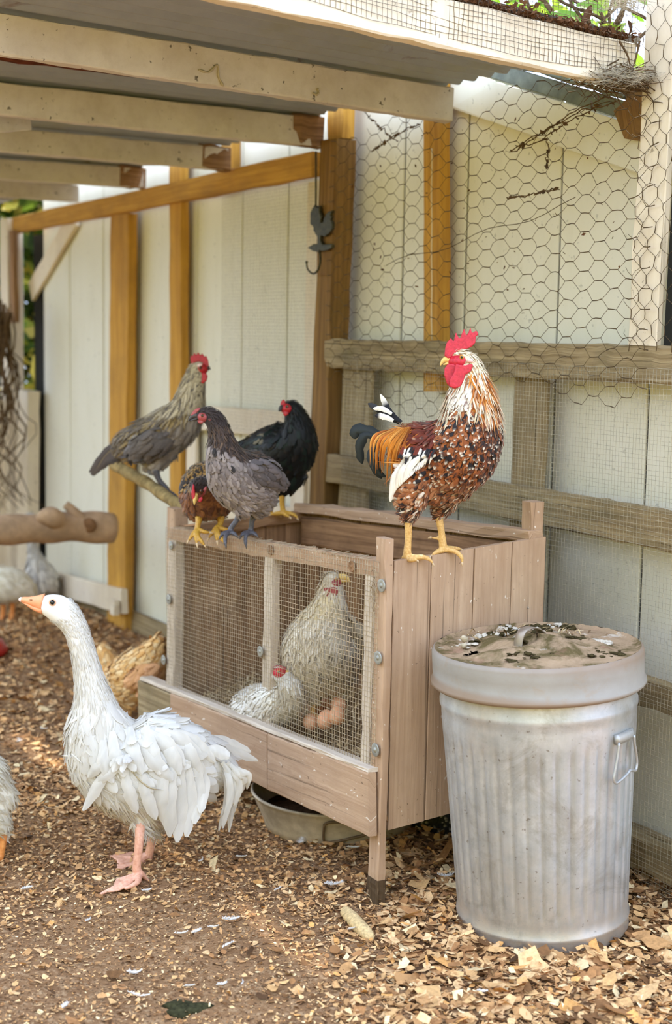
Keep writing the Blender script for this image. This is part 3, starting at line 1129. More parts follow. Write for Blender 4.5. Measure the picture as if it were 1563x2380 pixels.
for p, tg in zip(hp, tt):
    nn = nrm(np.cross(sdv, tg))
    R.append([p + sdv * .0125, p + sdv * .011 + nn * .0022, p - sdv * .011 + nn * .0022, p - sdv * .0125, p - sdv * .011 - nn * .0012, p + sdv * .011 - nn * .0012])
mb.rings(np.array(R)).build('strap_handle', 'galv', LID)


def lid_pt(x, y, up=0.0):
    r = math.hypot(x, y)
    h = .687 - .007 * np.clip((.243 - r) / .012, 0, 1) + .030 * np.clip((.185 - r) / .185, 0, 1)
    return c0 + CAX * (h + up) + CX_ * x + CY_ * y


def lump(c, r, seed, flat=.6):
    rr = np.random.default_rng(seed)
    mb = MB()
    mb.ball((0, 0, 0), 1.0, 10, 7)
    v = mb.v[0]
    q = 1 + .3 * np.sin(v @ rr.normal(0, 2.2, 3) + 1) + .15 * np.sin(v @ rr.normal(0, 5, 3))
    mb.v[0] = c + v * q[:, None] * np.array([r, r, r * flat])
    return mb


M['dung'] = plain('dark_moss_and_dung', srgb(70, 60, 36), .95, 0, .1, 160, .6, .8)
M['lime'] = plain('chalky_white_grit', srgb(196, 184, 166), .8, 0, .2, 90, .2, .4)
M['pebble'] = plain('pale_pebble', srgb(184, 168, 142), .7, 0, .3, 60, .25, .2)
k = 0
clusters = [((.03, .205), .03, 32, 'dung'), ((-.06, .20), .03, 12, 'lime'), ((.055, .215), .02, 5, 'lime'), ((-.10, .11), .035, 10, 'lime'), ((-.09, .13), .02, 6, 'dung'), ((.10, .19), .02, 5, 'dung'),
            ((.10, .02), .025, 18, 'dung'), ((.16, .01), .02, 18, 'lime'), ((-.16, .03), .03, 8, 'lime'), ((-.15, .06), .02, 4, 'dung'), ((.15, -.10), .04, 16, 'dung'), ((-.05, -.11), .05, 18, 'dung'), ((.0, .14), .06, 12, 'lime'), ((-.02, .15), .09, 26, 'dung')]
for mt, nm in (('dung', 'dung_crust'), ('lime', 'white_grit')):
    mb = MB()
    for (x, y), sp, n_, m_ in clusters:
        if m_ != mt:
            continue
        for q in range(n_):
            k += 1
            xx, yy = x + rng.normal(0, sp * .55), y + rng.normal(0, sp * .5)
            if math.hypot(xx, yy) > .236:
                continue
            l_ = lump(lid_pt(xx, yy, .001), rng.uniform(.003, .011), k, .75 if y > .1 else .3)
            mb.add(l_.v[0], l_.f)
    mb.build(nm, mt, LID, kind='stuff')
straw(90, lambda r: (lambda a, q: lid_pt(q * math.cos(a), q * math.sin(a), .004))(r.uniform(.3, 2.9), .23 * math.sqrt(r.uniform(.05, 1))), (.012, .045), 'straw_bits', 'hull', LID, STRAW, .0009, True, 8, kind='stuff')
for (px, py, r, yy) in ((1238, 1508, .009, 3.262), (1080, 1484, .0085, 3.35), (1079, 1500, .008, 3.31)):
    q = P(px, py, yy)
    lump(q, r, int(px), .85).build('pebble', 'pebble', LID)

# ================================================================== TUB UNDER THE NEST BOX
tc0 = np.array([.022, 3.985, .0])
TUB = thing('feed_tub', tc0, 'round galvanised tub of dark soil under the nest box', 'tub')
mb = MB()
th = np.linspace(0, 2 * np.pi, 72, endpoint=False)


def tr(h, r):
    return tc0 + np.stack([r * np.cos(th), r * np.sin(th) * .97, np.full(72, h)], 1)


M['tubzinc'] = plain('dull_zinc', srgb(176, 160, 136), .65, .15, .4, 16, .25, .15)
mb.rings(np.array([tr(.0, .205), tr(.004, .213), tr(.02, .216), tr(.09, .247), tr(.098, .25), tr(.103, .255), tr(.108, .253), tr(.108, .247), tr(.10, .244), tr(.07, .232), tr(.03, .212), tr(.03, .1)]), cap=True)
mb.build('shell', 'tubzinc', TUB)
M['tub_bail'] = plain('rusty_bail', srgb(108, 88, 66), .6, .3, .3, 60, .3)
M['soil'] = plain('dark_soil', srgb(112, 84, 60), .95, 0, .1, 60, .5, .9)
mb = MB()
mb.rings(np.array([tr(.045, .217), tr(.052, .15), tr(.062, .07), tr(.062, .005)]), cap=True)
mb.build('soil', 'soil', TUB, kind='stuff')
mb = MB()
ha = math.atan2(-.25, .0)
pp = []
for da, h in ((-.21, .082), (-.16, .090), (.0, .092), (.17, .094), (.22, .085), (.27, .06), (.26, .048), (.1, .038), (-.1, .026), (-.22, .022), (-.235, .034), (-.215, .082)):
    a = ha + da + .06
    r_ = .216 + (h - .02) / .07 * .031 + .009
    pp.append(tc0 + np.array([r_ * math.cos(a), r_ * math.sin(a) * .97, h]))
mb.tube(catmull(np.array(pp), 50), .0038, 8).build('handle', 'tub_bail', TUB, label='dark wire bail handle')

# ================================================================== CAST-IRON HOOK ON THE POST
hk = on_wall(748, 520, .108)


def hook_pts(lst, off=0.0):
    return [on_wall(px, py, .108 + off) for px, py in lst]


HK = thing('rooster_hook', on_wall(748, 640, .108), 'dark cast-iron hook shaped as a rooster, hung on the brown post', 'hook')
z_ = 690, 460


def hp_(x, y):
    return (690 + x / 9.77, 460 + y / 9.77)


outline = [hp_(*q) for q in ((400, 640), (330, 590), (340, 480), (330, 360), (380, 240), (430, 160), (520, 230), (560, 160), (540, 300), (590, 430), (560, 560), (620, 560), (680, 400), (740, 310), (850, 280), (780, 400), (830, 430), (790, 490), (840, 560), (840, 700), (760, 800), (660, 880), (580, 840), (560, 940), (610, 1060), (840, 1050), (830, 1130), (740, 1190), (480, 1230), (390, 1210), (265, 1130), (390, 1060), (520, 1050), (510, 900), (420, 760))]
pts = np.array([on_wall(px, py, .112) for px, py in outline])
o_ = pts.mean(0)
o2 = [((p - o_) @ WT, (p - o_) @ ZZ) for p in pts]
me = slab(o2, .012, o_, WT, ZZ, .0026, 2)
link('rooster_plaque', me, 'iron', HK)
mb = MB()
hkp = [hp_(*q) for q in ((520, 1200), (535, 1330), (530, 1500), (480, 1640), (390, 1720), (300, 1680), (240, 1590), (225, 1470))]
mb.tube(catmull(np.array([on_wall(px, py, .116 + .02 * math.sin(i * .45)) for i, (px, py) in enumerate(hkp)]), 24), np.linspace(.0045, .0028, 24), 8)
mb.ball(on_wall(*hp_(225, 1460), .135), .0052, 8, 6)
mb.build('hook_prong', 'iron', HK)
mb = MB()
mb.tube([on_wall(*hp_(437, 170), .114), on_wall(735, 440, .113), on_wall(735, 352, .11)], .0035, 6)
mb.build('hanger', 'iron', HK)

# ================================================================== PERCHES AND LOOSE WOOD
M['bark'] = plain('stripped_perch_wood', srgb(178, 148, 118), .85, 0, .15, 14, .25, .5)
M['endgrain'] = plain('sawn_end_grain', srgb(130, 96, 66), .9, 0, .1, 30, .3)
LOG = thing('log_perch', P(120, 1265, 6.25), 'thick stripped log perch with branch stubs at the left', 'perch')
mb = MB()
pa = np.array([P(px, py, yy) for px, py, yy in ((-130, 1236, 6.0), (0, 1232, 6.1), (90, 1228, 6.2), (170, 1224, 6.3), (262, 1228, 6.4))])
pa = catmull(pa, 24)
mb.tube(pa, np.linspace(.062, .072, 24) + .004 * np.sin(np.arange(24)), 12)
mb.build('log', 'bark', LOG)
mb = MB()
mb.tube(catmull(np.array([P(195, 1215, 6.3), P(172, 1190, 6.28), P(152, 1172, 6.27)]), 8), np.linspace(.030, .018, 8), 8)
mb.build('stub', 'bark', LOG)
mb = MB()
mb.tube(catmull(np.array([P(140, 1212, 6.2), P(112, 1200, 6.15), P(86, 1204, 6.15)]), 8), np.array([.03, .042, .046, .046, .042, .036, .026, .012]), 10)
mb.build('burl', 'bark', LOG)
mb = MB()
mb.ball(P(207, 1221, 6.27), (.034, .012, .034), 10, 6)
mb.build('knot_hole', 'endgrain', LOG)

M['mossbark'] = plain('mossy_branch', srgb(150, 128, 84), .9, 0, .1, 22, .4, .6)
BR = thing('branch_perch', P(350, 1140, 4.9), 'bare slanting branch perch under the grey rooster', 'perch')
mb = MB()
pa = catmull(np.array([P(265, 1078, 5.6), P(300, 1100, 5.35), P(345, 1125, 5.05), P(395, 1160, 4.78), P(440, 1188, 4.6)]), 24)
mb.tube(pa, np.linspace(.024, .020, 24) + .002 * np.sin(np.arange(24) * 1.3), 10)
mb.build('branch', 'mossbark', BR)
mb = MB()
q0 = N(1.30, .02, .9)
board('prop', np.array([*P(415, 1240, 4.62)[:2], -.02]), P(412, 1180, 4.62), .06, .05, WT, 'tan_wood', BR, 8)
LB = thing('low_board', P(210, 1400, 7.0), 'low pale board on edge on the litter by the wall', 'board')
board('plank', P(132, 1355, 7.5), P(290, 1398, 6.62), .115, .03, ZZ, 'trim', LB, 8)
board('peg', P(268, 1395, 6.62), P(266, 1428, 6.62), .05, .03, WT, 'trim', LB, 3)

mb = MB()                                        # stripped corn cob
ca, cb = G(800, 2130) + ZZ * .016, G(862, 2196) + ZZ * .016
tt = nrm(cb - ca)
e1 = nrm(np.cross(tt, ZZ))
e2 = np.cross(e1, tt)
R = []
for k in range(46):
    f = k / 45
    r_ = .0165 * (1 - .35 * (2 * f - 1)**4) * (1 if 0 < k < 45 else .6)
    th = np.linspace(0, 6.283, 28, endpoint=False)
    bump_ = .0016 * np.sin(th * 7 + (k % 2) * 3.14) * math.sin(k * 1.57 + .8)
    R.append(ca + (cb - ca) * f + (r_ + bump_)[:, None] * (np.cos(th)[:, None] * e1 + np.sin(th)[:, None] * e2))
M['cob'] = plain('stripped_cob', srgb(214, 184, 134), .9, 0, .1, 120, .3, .7)
mb.rings(np.array(R)).build('corn_cob', 'cob', None, label='stripped corn cob lying on the wood chips by the nest box leg', category='corn cob')
mb = MB()
R = []
bc = G(-6, 1520) + ZZ * .0
th = np.linspace(0, 6.283, 30, endpoint=False)
for h, r in ((.0, .10), (.0, .13), (.02, .135), (.06, .11), (.065, .08), (.2, .075), (.24, .05), (.25, .01)):
    R.append(bc + np.stack([r * np.cos(th) - .09, r * np.sin(th), np.full(30, h)], 1))
M['red'] = plain('red_plastic', srgb(170, 24, 22), .35, 0, .5)
mb.rings(np.array(R)).build('drinker', 'red', None, label='dark red plastic poultry drinker at the left edge of the litter', category='drinker')

# ================================================================== BIRDS
from mathutils.bvhtree import BVHTree


def rgb(*c):
    return np.array(srgb(*c))


class Quads:
    def __init__(self):
        self.V, self.Q, self.C, self.U, self.NN, self.n = [], [], [], [], [], 0

    def add(self, V, Q, C, U, NN=None):
        if NN is not None:
            self.NN.append(NN)
        self.V.append(V)
        self.Q.append(Q + self.n)
        self.C.append(C)
        self.U.append(U)
        self.n += len(V)

    def mesh(self, name):
        V, Q, C, U = (np.concatenate(x) for x in (self.V, self.Q, self.C, self.U))
        me = bpy.data.meshes.new(name)
        me.vertices.add(len(V))
        me.vertices.foreach_set('co', V.astype(np.float32).ravel())
        me.loops.add(Q.size)
        me.loops.foreach_set('vertex_index', Q.astype(np.int32).ravel())
        me.polygons.add(len(Q))
        me.polygons.foreach_set('loop_start', np.arange(0, Q.size, 4, dtype=np.int32))
        me.polygons.foreach_set('loop_total', np.full(len(Q), 4, np.int32))
        me.update(calc_edges=True)
        ul = me.uv_layers.new(name='UVMap')
        ul.data.foreach_set('uv', U[Q.ravel()].astype(np.float32).ravel())
        set_cols(me, np.clip(C, 0, 1))
        if len(self.NN) == len(self.V):           # feathers shade softly, like the plumage they lie in
            me.normals_split_custom_set_from_vertices(np.concatenate(self.NN).tolist())
        return me


NR_ = 6
_u = np.array([0, .34, .6, .80, .93, 1.0])
_row = np.repeat(_u, 3)
_col = np.tile([-1.0, 0, 1.0], NR_)
_fq = np.array([[i * 3 + j, i * 3 + j + 1, (i + 1) * 3 + j + 1, (i + 1) * 3 + j] for i in range(NR_ - 1) for j in range(2)])


def prof_round(u):
    return np.clip(.55 + u, 0, 1) * np.where(u > .55, np.sqrt(np.clip(1 - ((u - .55) / .458)**2, .02, 1)), 1)


def prof_point(u):
    return np.clip(.5 + .5 * u, 0, 1) * np.clip((1 - u) * 2.2, .04, 1)


def feather_quads(Q, p, y, n, Lf, W, base, tip, edge, tf, lift, curl, pointed, r, bar=None, var=1.0):
    """Many body feathers at once: root p, direction y, surface normal n."""
    N_ = len(p)
    x = np.cross(y, n)
    x /= np.linalg.norm(x, axis=1)[:, None] + 1e-9
    wp = np.where(pointed[:, None], prof_point(_row)[None], prof_round(_row)[None])
    off = (-.25 + _row)[None] * Lf[:, None]
    side = _col[None] * wp * W[:, None] * .5
    hgt = .0012 + lift[:, None] * Lf[:, None] * _row[None] + curl[:, None] * Lf[:, None] * (_row**2)[None] + (1 - np.abs(_col))[None] * W[:, None] * .10
    bend = r.normal(0, .06, N_)[:, None] * Lf[:, None] * (_row**2)[None]
    V = p[:, None] + y[:, None] * off[..., None] + x[:, None] * (side + bend)[..., None] + n[:, None] * hgt[..., None]
    k = np.clip((_row[None] - tf[:, None]) / .18, 0, 1)[..., None]
    C = base[:, None] * (1 - k) + tip[:, None] * k
    if bar is not None:
        bk = bar[1][:, None, None] * (np.exp(-((_row - .70) / .13)**4))[None, :, None]
        C = C * (1 - bk) + bar[0][:, None] * bk
    ek = (np.abs(_col)[None] * np.clip(_row[None] * 1.5, 0, 1))[..., None] * .8
    C = C * (1 - ek) + edge[:, None] * ek
    C = C * r.uniform(1 - .12 * var, 1 + .08 * var, (N_, 1, 1))
    U = np.stack([np.tile(_col * .5 + .5, N_), np.tile(_row * 2, N_)], 1)
    F_ = (np.arange(N_)[:, None, None] * (NR_ * 3) + _fq[None]).reshape(-1, 4)
    NN = n[:, None] + x[:, None] * (_col * .35)[None, :, None] + y[:, None] * ((_row - .4) * .25)[None, :, None]
    NN = NN / np.linalg.norm(NN, axis=-1)[..., None]
    Q.add(V.reshape(-1, 3), F_, C.reshape(-1, 3), U, NN.reshape(-1, 3))


def to_px(c):
    q = c - CAM
    w_ = q @ _f
    return CX + F * (q @ CR) / w_, CY - F * (q @ CU) / w_


def loft_rows(rows, ref=None, n=34, k=20):
    r5 = catmull(np.asarray(rows, float), n)
    cen = np.array([P(a[0], a[1], a[2]) for a in r5])
    rv, rd = np.clip(r5[:, 3], 1.0, None) * r5[:, 2] / F, np.clip(r5[:, 4], 1.0, None) * r5[:, 2] / F
    t = np.gradient(cen, axis=0)
    t /= np.linalg.norm(t, axis=1)[:, None]
    a0 = np.array([0, 1.0, 0]) if ref is None else np.asarray(ref, float)
    th = np.linspace(0, 2 * np.pi, k, endpoint=False)
    R = np.zeros((n, k, 3))
    for i in range(n):
        a = nrm(a0 - (a0 @ t[i]) * t[i])
        b = np.cross(t[i], a)
        R[i] = cen[i] + rd[i] * np.cos(th)[:, None] * a + rv[i] * np.sin(th)[:, None] * b
    return R, cen, t


def fuse_rows(lofts, voxel, it=5):
    mb = MB()
    sp, tn = None, None
    for rows, ref in lofts:
        R, cen, t = loft_rows(rows, ref)
        mb.rings(R)
        if sp is None:
            sp, tn = cen, t
    return evaluated(mb.mesh('b'), voxel, it), sp, tn


class Bird:
    def __init__(self, name, label, cat, lofts, base, voxel=.006, **kw):
        self.r = np.random.default_rng(abs(hash(name + label)) % 1000 if False else len(label) * 31 + len(name))
        self.root = thing(name, base, label, cat, **kw)
        self.me, self.sp, self.tn = fuse_rows(lofts, voxel)
        v, n, c, ar = me_arrays(self.me)
        self.bvh = BVHTree.FromPolygons([Vector(x) for x in v], [tuple(p.vertices) for p in self.me.polygons])

    def flow(self, c, n, grav):
        d = ((c[:, None] - self.sp[None])**2).sum(-1)
        i = d.argmin(1)
        y = -self.tn[i] + grav[:, None] * np.array([0, 0, -1.0])
        y = y - (y * n).sum(1)[:, None] * n
        y /= np.linalg.norm(y, axis=1)[:, None] + 1e-9
        return y, i / (len(self.sp) - 1)

    def info(self, c, n):
        px, py = to_px(c)
        d = ((c[:, None] - self.sp[None])**2).sum(-1)
        t = d.argmin(1) / (len(self.sp) - 1)
        return dict(c=c, n=n, px=px, py=py, t=t, N=len(c))

    def cover(self, style, coverage=3.0, mat='feather', body_mat='down', me=None, name='plumage', jitter=.25):
        main = me is None
        me = self.me if main else me
        v, n, c, ar = me_arrays(me)
        r = self.r
        s = style(self.info(c, n), r)
        wgt = ar / (s['L'] * s['W']) * s.get('mask', np.ones(len(c)))
        cnt = int(coverage * wgt.sum())
        k = r.choice(len(c), cnt, p=wgt / wgt.sum())
        p = c[k] + r.normal(0, .3, (cnt, 3)) * np.sqrt(ar[k])[:, None]
        nn = n[k]
        inf = self.info(p, nn)
        s = style(inf, r)
        y, _t = self.flow(p, nn, s['grav'])
        if 'dir' in s:
            y = s['dir'] - (s['dir'] * nn).sum(1)[:, None] * nn
            y /= np.linalg.norm(y, axis=1)[:, None] + 1e-9
        y = y + r.normal(0, 1, (cnt, 3)) * (jitter * s.get('jit', 1.0) * np.ones(cnt))[:, None]
        y = y - (y * nn).sum(1)[:, None] * nn
        y /= np.linalg.norm(y, axis=1)[:, None] + 1e-9
        Q = Quads()
        feather_quads(Q, p, y, nn, s['L'] * r.uniform(.8, 1.2, cnt), s['W'] * r.uniform(.85, 1.15, cnt), s['base'], s['tip'], s['edge'], s['tf'], s['lift'], s['curl'], s['pt'], r, s.get('bar'), s.get('var', 1.0))
        # skin colour from the mean feather colour
        s0 = style(self.info(v, np.tile([0, 0, 1.0], (len(v), 1))), np.random.default_rng(1))
        skin = s0.get('skin', s0['base'] * .8)
        if main:
            set_cols(me, np.clip(skin, 0, 1))
            link('body', me, body_mat, self.root)
            link(name, Q.mesh(name), mat, self.root, kind='stuff')
        else:
            U0 = np.zeros((len(v), 2))
            q4 = [list(p_.vertices) for p_ in me.polygons]
            q4 = np.array([q if len(q) == 4 else (q + [q[-1]])[:4] for q in q4])
            vn = np.empty(len(v) * 3)
            me.vertices.foreach_get('normal', vn)
            Q.add(v, q4, skin, U0, vn.reshape(-1, 3))
            link(name, Q.mesh(name), mat, self.root)

    def part_shell(self, rows, style, name, coverage=3, mat='feather', ref=None, voxel=.004):
        me, sp, tn = fuse_rows([(rows, ref)], voxel, 2)
        keep = (self.sp, self.tn)
        self.sp, self.tn = sp, tn
        self.cover(style, coverage, mat, None, me, name, .12)
        self.sp, self.tn = keep

    def hit(self, px, py, y0, off=.004):
        d = ray(px, py)
        h = self.bvh.ray_cast(Vector(CAM), Vector(nrm(d)))
        if h[0] is not None:
            return np.array(h[0]) - nrm(d) * off
        return P(px, py, y0)

    def plume(self, path, wid, base, tip=None, edge=None, name='flight_feather', mat='feather', y0=None, cast=False, off=.004, tf=.75, pt=False, curl=0.0, k=14, face=None, droop=None):
        """One large feather along a pixel path [(px, py, y)], wid in pixels at its broadest."""
        path = np.asarray(path, float)
        pts = []
        for q in path:
            pts.append(self.hit(q[0], q[1], q[2], off) if cast else P(*q))
        pts = catmull(np.array(pts), k)
        t = np.gradient(pts, axis=0)
        t /= np.linalg.norm(t, axis=1)[:, None]
        u = np.linspace(0, 1, k)
        yy = pts[:, 1].mean()
        wv = (prof_point(u) if pt else prof_round(u)) * wid * yy / F * .5
        fc = np.array([0.0, -1, .25]) if face is None else np.asarray(face, float)
        V, C, U = [], [], []
        base = np.asarray(base)
        tip = base if tip is None else np.asarray(tip)
        edge = base if edge is None else np.asarray(edge)
        cols = (-1, -.5, 0, .5, 1)
        for i in range(k):
            n = nrm(fc - (fc @ t[i]) * t[i])
            x = np.cross(t[i], n)
            for cc in cols:
                V.append(pts[i] + x * cc * wv[i] * (1 + .09 * self.r.normal() * abs(cc)) + n * (.0012 - .18 * wv[i] * cc * cc + (.0015 if cc == 0 else 0)))
                m = np.clip((u[i] - tf) / .12, 0, 1)
                c = base * (1 - m) + tip * m
                e = abs(cc)**2 * .8
                c = (c * (1 - e) + (edge * (1 - m) + tip * m) * e) * self.r.uniform(.92, 1.05)
                C.append(c)
                U.append((cc * .5 + .5, u[i] * 6))
        fq = np.array([[i * 5 + j, i * 5 + j + 1, (i + 1) * 5 + j + 1, (i + 1) * 5 + j] for i in range(k - 1) for j in range(4)])
        Q = Quads()
        Q.add(np.array(V), fq, np.array(C), np.array(U))
        return link(name, Q.mesh(name), mat, self.root)

    def leg(self, shank, toes, mat, voxel=.0024, name='leg', web=None):
        mb = MB()
        for rows in [shank] + toes:
            rows = np.asarray(rows, float)
            q = catmull(np.concatenate([[P(*a[:3]) for a in rows], (rows[:, 3] * rows[:, 2] / F)[:, None]], 1), 14)
            mb.tube(q[:, :3], np.clip(q[:, 3], .0008, 1), 10)
        for poly in (web or []):
            q = np.array([P(*a) for a in poly])
            nn = np.array([0, 0, .0045])
            n_ = len(q)
            V = np.concatenate([q, q + nn])
            mb.add(V, [list(range(n_ - 1, -1, -1)), list(range(n_, 2 * n_))] + [[i, (i + 1) % n_, n_ + (i + 1) % n_, n_ + i] for i in range(n_)])
        me = evaluated(mb.mesh('l'), voxel, 2)
        leg_ = link(name, me, mat, self.root)
        if not web:
            for rows in toes:
                a, b = P(*rows[-2][:3]), P(*rows[-1][:3])
                d = b - a
                rr = max(rows[-2][3] * rows[-2][2] / F * .62, .0012)
                cm = MB()
                cm.tube([a + d * .72, a + d * .9, b + d * .08 - ZZ * .001, b + d * .22 - ZZ * .003], [rr, rr * .9, rr * .6, .0004], 7)
                cm.build('claw', 'claw_dark' if mat == 'leg_slate' else 'claw', leg_)
        return leg_

    def flat(self, outline, y, thick, mat, name, voxel=.0016, ex=None, ey=None, off=(0, 0, 0), it=3):
        q = np.asarray(outline, float)
        c = q.mean(0)
        o = P(c[0], c[1], y) + np.asarray(off, float)
        sc_ = y / F
        pts = np.stack([(q[:, 0] - c[0]) * sc_, -(q[:, 1] - c[1]) * sc_], 1)
        me = slab(pts, thick, o, CR if ex is None else np.asarray(ex, float), CU if ey is None else np.asarray(ey, float), voxel, it)
        return link(name, me, mat, self.root)

    def blob(self, px, py, y, r, mat, name, ax=None):
        """Ellipsoid, radii in pixels (across, depth, up)."""
        mb = MB()
        rr = np.asarray(r, float) * y / F
        mb.ball(P(px, py, y), rr, 18, 12, axes=ax)
        return mb.build(name, mat, self.root)

    def eye(self, px, py, y, r, iris, out=(0, -1, 0)):
        c = P(px, py, y)
        rr = r * y / F
        out = nrm(out)
        mb = MB()
        a = nrm(np.cross(out, ZZ))
        b = np.cross(a, out)
        th = np.linspace(0, 6.283, 20, endpoint=False)
        angs = (1.9, 1.4, 1.0, .62, .58, .3, .08)
        R = np.array([c + rr * (math.cos(q) * out + math.sin(q) * (np.cos(th)[:, None] * a + np.sin(th)[:, None] * b)) for q in angs])
        mb.rings(R)
        fm = []
        for i in range(len(angs) - 1):
            fm += [0 if i < 3 else 1] * 20
        mb.mi = fm + [0, 1]
        return mb.build('eye', [iris, 'pupil'], self.root)

    def beak(self, rows_u, rows_l, mat):
        mb = MB()
        for rows in (rows_u, rows_l):
            rows = np.asarray(rows, float)
            q = catmull(np.concatenate([[P(*a[:3]) for a in rows], (rows[:, 3:5] * rows[:, 2:3] / F)], 1), 12)
            t = np.gradient(q[:, :3], axis=0)
            R = []
            th = np.linspace(0, 6.283, 14, endpoint=False)
            for i in range(len(q)):
                tt = nrm(t[i])
                a = np.array([0, 1.0, 0])
                a = nrm(a - (a @ tt) * tt)
                if abs(tt[1]) > .8:
                    a = nrm(np.array([1.0, 0, 0]) - tt[0] * tt)
                b = np.cross(tt, a)
                R.append(q[i, :3] + max(q[i, 4], .0005) * np.cos(th)[:, None] * a + max(q[i, 3], .0005) * np.sin(th)[:, None] * b)
            mb.rings(np.array(R))
        return mb.build('beak', mat, self.root)


def skin_mat(name, col, dark, scale=160):
    t = NT(name)
    v = t.coords('Object', (1, 1, 1))
    n = t.noise(v, scale, 4, .6)
    c = t.mix(t.ramp(n, [(.3, 0.0), (.7, 1.0)]), dark, col)
    t.bump(n, .5, .0015)
    t.b.inputs['Subsurface Weight'].default_value = .12
    t.b.inputs['Subsurface Radius'].default_value = (.01, .003, .002)
    return t.done(c, .45, 0, .45)


M['comb'] = skin_mat('comb_skin', srgb(208, 38, 58), srgb(170, 20, 40))
M['comb_pale'] = skin_mat('pale_comb_skin', srgb(178, 84, 82), srgb(134, 56, 58))
M['comb_far'] = skin_mat('red_comb_skin', srgb(196, 34, 40), srgb(150, 18, 26))
M['lobe'] = skin_mat('white_ear_lobe', srgb(236, 216, 206), srgb(214, 176, 166))
M['leg_yellow'] = skin_mat('yellow_scaly_leg', srgb(228, 190, 122), srgb(196, 146, 78), 220)
M['leg_gold'] = skin_mat('golden_scaly_leg', srgb(212, 168, 66), srgb(170, 120, 40), 220)
M['leg_slate'] = skin_mat('slate_scaly_leg', srgb(96, 92, 96), srgb(58, 56, 62), 220)
M['leg_goose'] = skin_mat('pink_goose_leg', srgb(232, 180, 152), srgb(206, 144, 116), 120)
M['leg_orange'] = skin_mat('orange_duck_leg', srgb(232, 160, 92), srgb(206, 124, 60), 120)
M['beak_yellow'] = plain('horn_yellow_beak', srgb(232, 196, 116), .4, 0, .4, 60, .12)
M['beak_dark'] = plain('dark_horn_beak', srgb(70, 64, 62), .4, 0, .4)
M['beak_orange'] = plain('orange_goose_bill', srgb(240, 160, 112), .45, 0, .4, 40, .10)
M['claw'] = plain('horn_claw', srgb(206, 178, 140), .45, 0, .4)
M['claw_dark'] = plain('dark_horn_claw', srgb(84, 74, 66), .45, 0, .4)
M['nail'] = plain('pink_bill_nail', srgb(240, 206, 196), .4, 0, .4)
M['pupil'] = plain('black_pupil', (.004, .004, .004), .12, 0, .6)
M['iris_amber'] = plain('amber_iris', srgb(206, 146, 44), .2, 0, .6)
M['iris_brown'] = plain('brown_iris', srgb(120, 70, 40), .2, 0, .6)
M['eye_ring'] = plain('peach_eye_ring', srgb(226, 176, 140), .4, 0, .4)


def pick(r, n, cols, p):
    cols = np.array(cols)
    return cols[r.choice(len(cols), n, p=np.array(p) / sum(p))]


def fill(n, v):
    return np.full(n, float(v))


def sty(n, r, L_, W_, base, tip=None, edge=None, tf=.8, lift=.10, curl=0., pt=False, grav=.3, **kw):
    z = lambda a: a if np.ndim(a) else fill(n, a)
    b = np.broadcast_to(base, (n, 3)).copy()
    d = dict(L=z(L_), W=z(W_), base=b, tip=b.copy() if tip is None else np.broadcast_to(tip, (n, 3)).copy(), edge=b.copy() if edge is None else np.broadcast_to(edge, (n, 3)).copy(),
             tf=z(tf), lift=z(lift), curl=z(curl), pt=np.full(n, pt) if np.ndim(pt) == 0 else pt, grav=z(grav))
    d.update(kw)
    return d


def put(d, m, **kw):
    """Overwrite style entries where the mask m holds."""
    for k, v in kw.items():
        v = np.asarray(v, float) if k != 'pt' else np.asarray(v)
        d[k][m] = v[m] if (v.ndim and len(v) == len(m) and (v.ndim == d[k].ndim)) else v


# ------------------------------------------------------------------ the spangled rooster on the end board
YR = 3.47
rows = [(926, 1012, YR + .085, 20, 22), (950, 1026, YR + .065, 44, 44), (985, 1046, YR + .035, 66, 62), (1020, 1064, YR + .005, 82, 76), (1058, 1058, YR - .02, 92, 82), (1084, 1022, YR - .03, 84, 80),
        (1094, 980, YR - .03, 71, 70), (1095, 938, YR - .025, 60, 58), (1096, 900, YR - .02, 47, 46), (1093, 868, YR - .018, 34, 34), (1082, 843, YR - .018, 27, 24), (1066, 836, YR - .018, 22, 19), (1050, 838, YR - .018, 14, 12)]
thA = [(975, 1085, YR - .03, 46, 40), (962, 1125, YR - .035, 44, 38), (955, 1165, YR - .035, 34, 30), (951, 1195, YR - .035, 22, 20), (949, 1217, YR - .035, 10, 10)]
thB = [(1050, 1080, YR + .03, 56, 40), (1038, 1130, YR + .03, 44, 36), (1030, 1168, YR + .03, 32, 28), (1023, 1190, YR + .025, 19, 18), (1019, 1205, YR + .02, 9, 9)]
belly = [(960, 1090, YR, 30, 30), (1010, 1120, YR, 52, 50), (1060, 1120, YR, 44, 44), (1090, 1090, YR, 30, 30)]
RO = Bird('rooster', 'big red, white and black spangled rooster standing on the nest box end', 'rooster', [(rows, None), (thA, None), (thB, None), (belly, None)], P(985, 1295, 3.47), .0055)


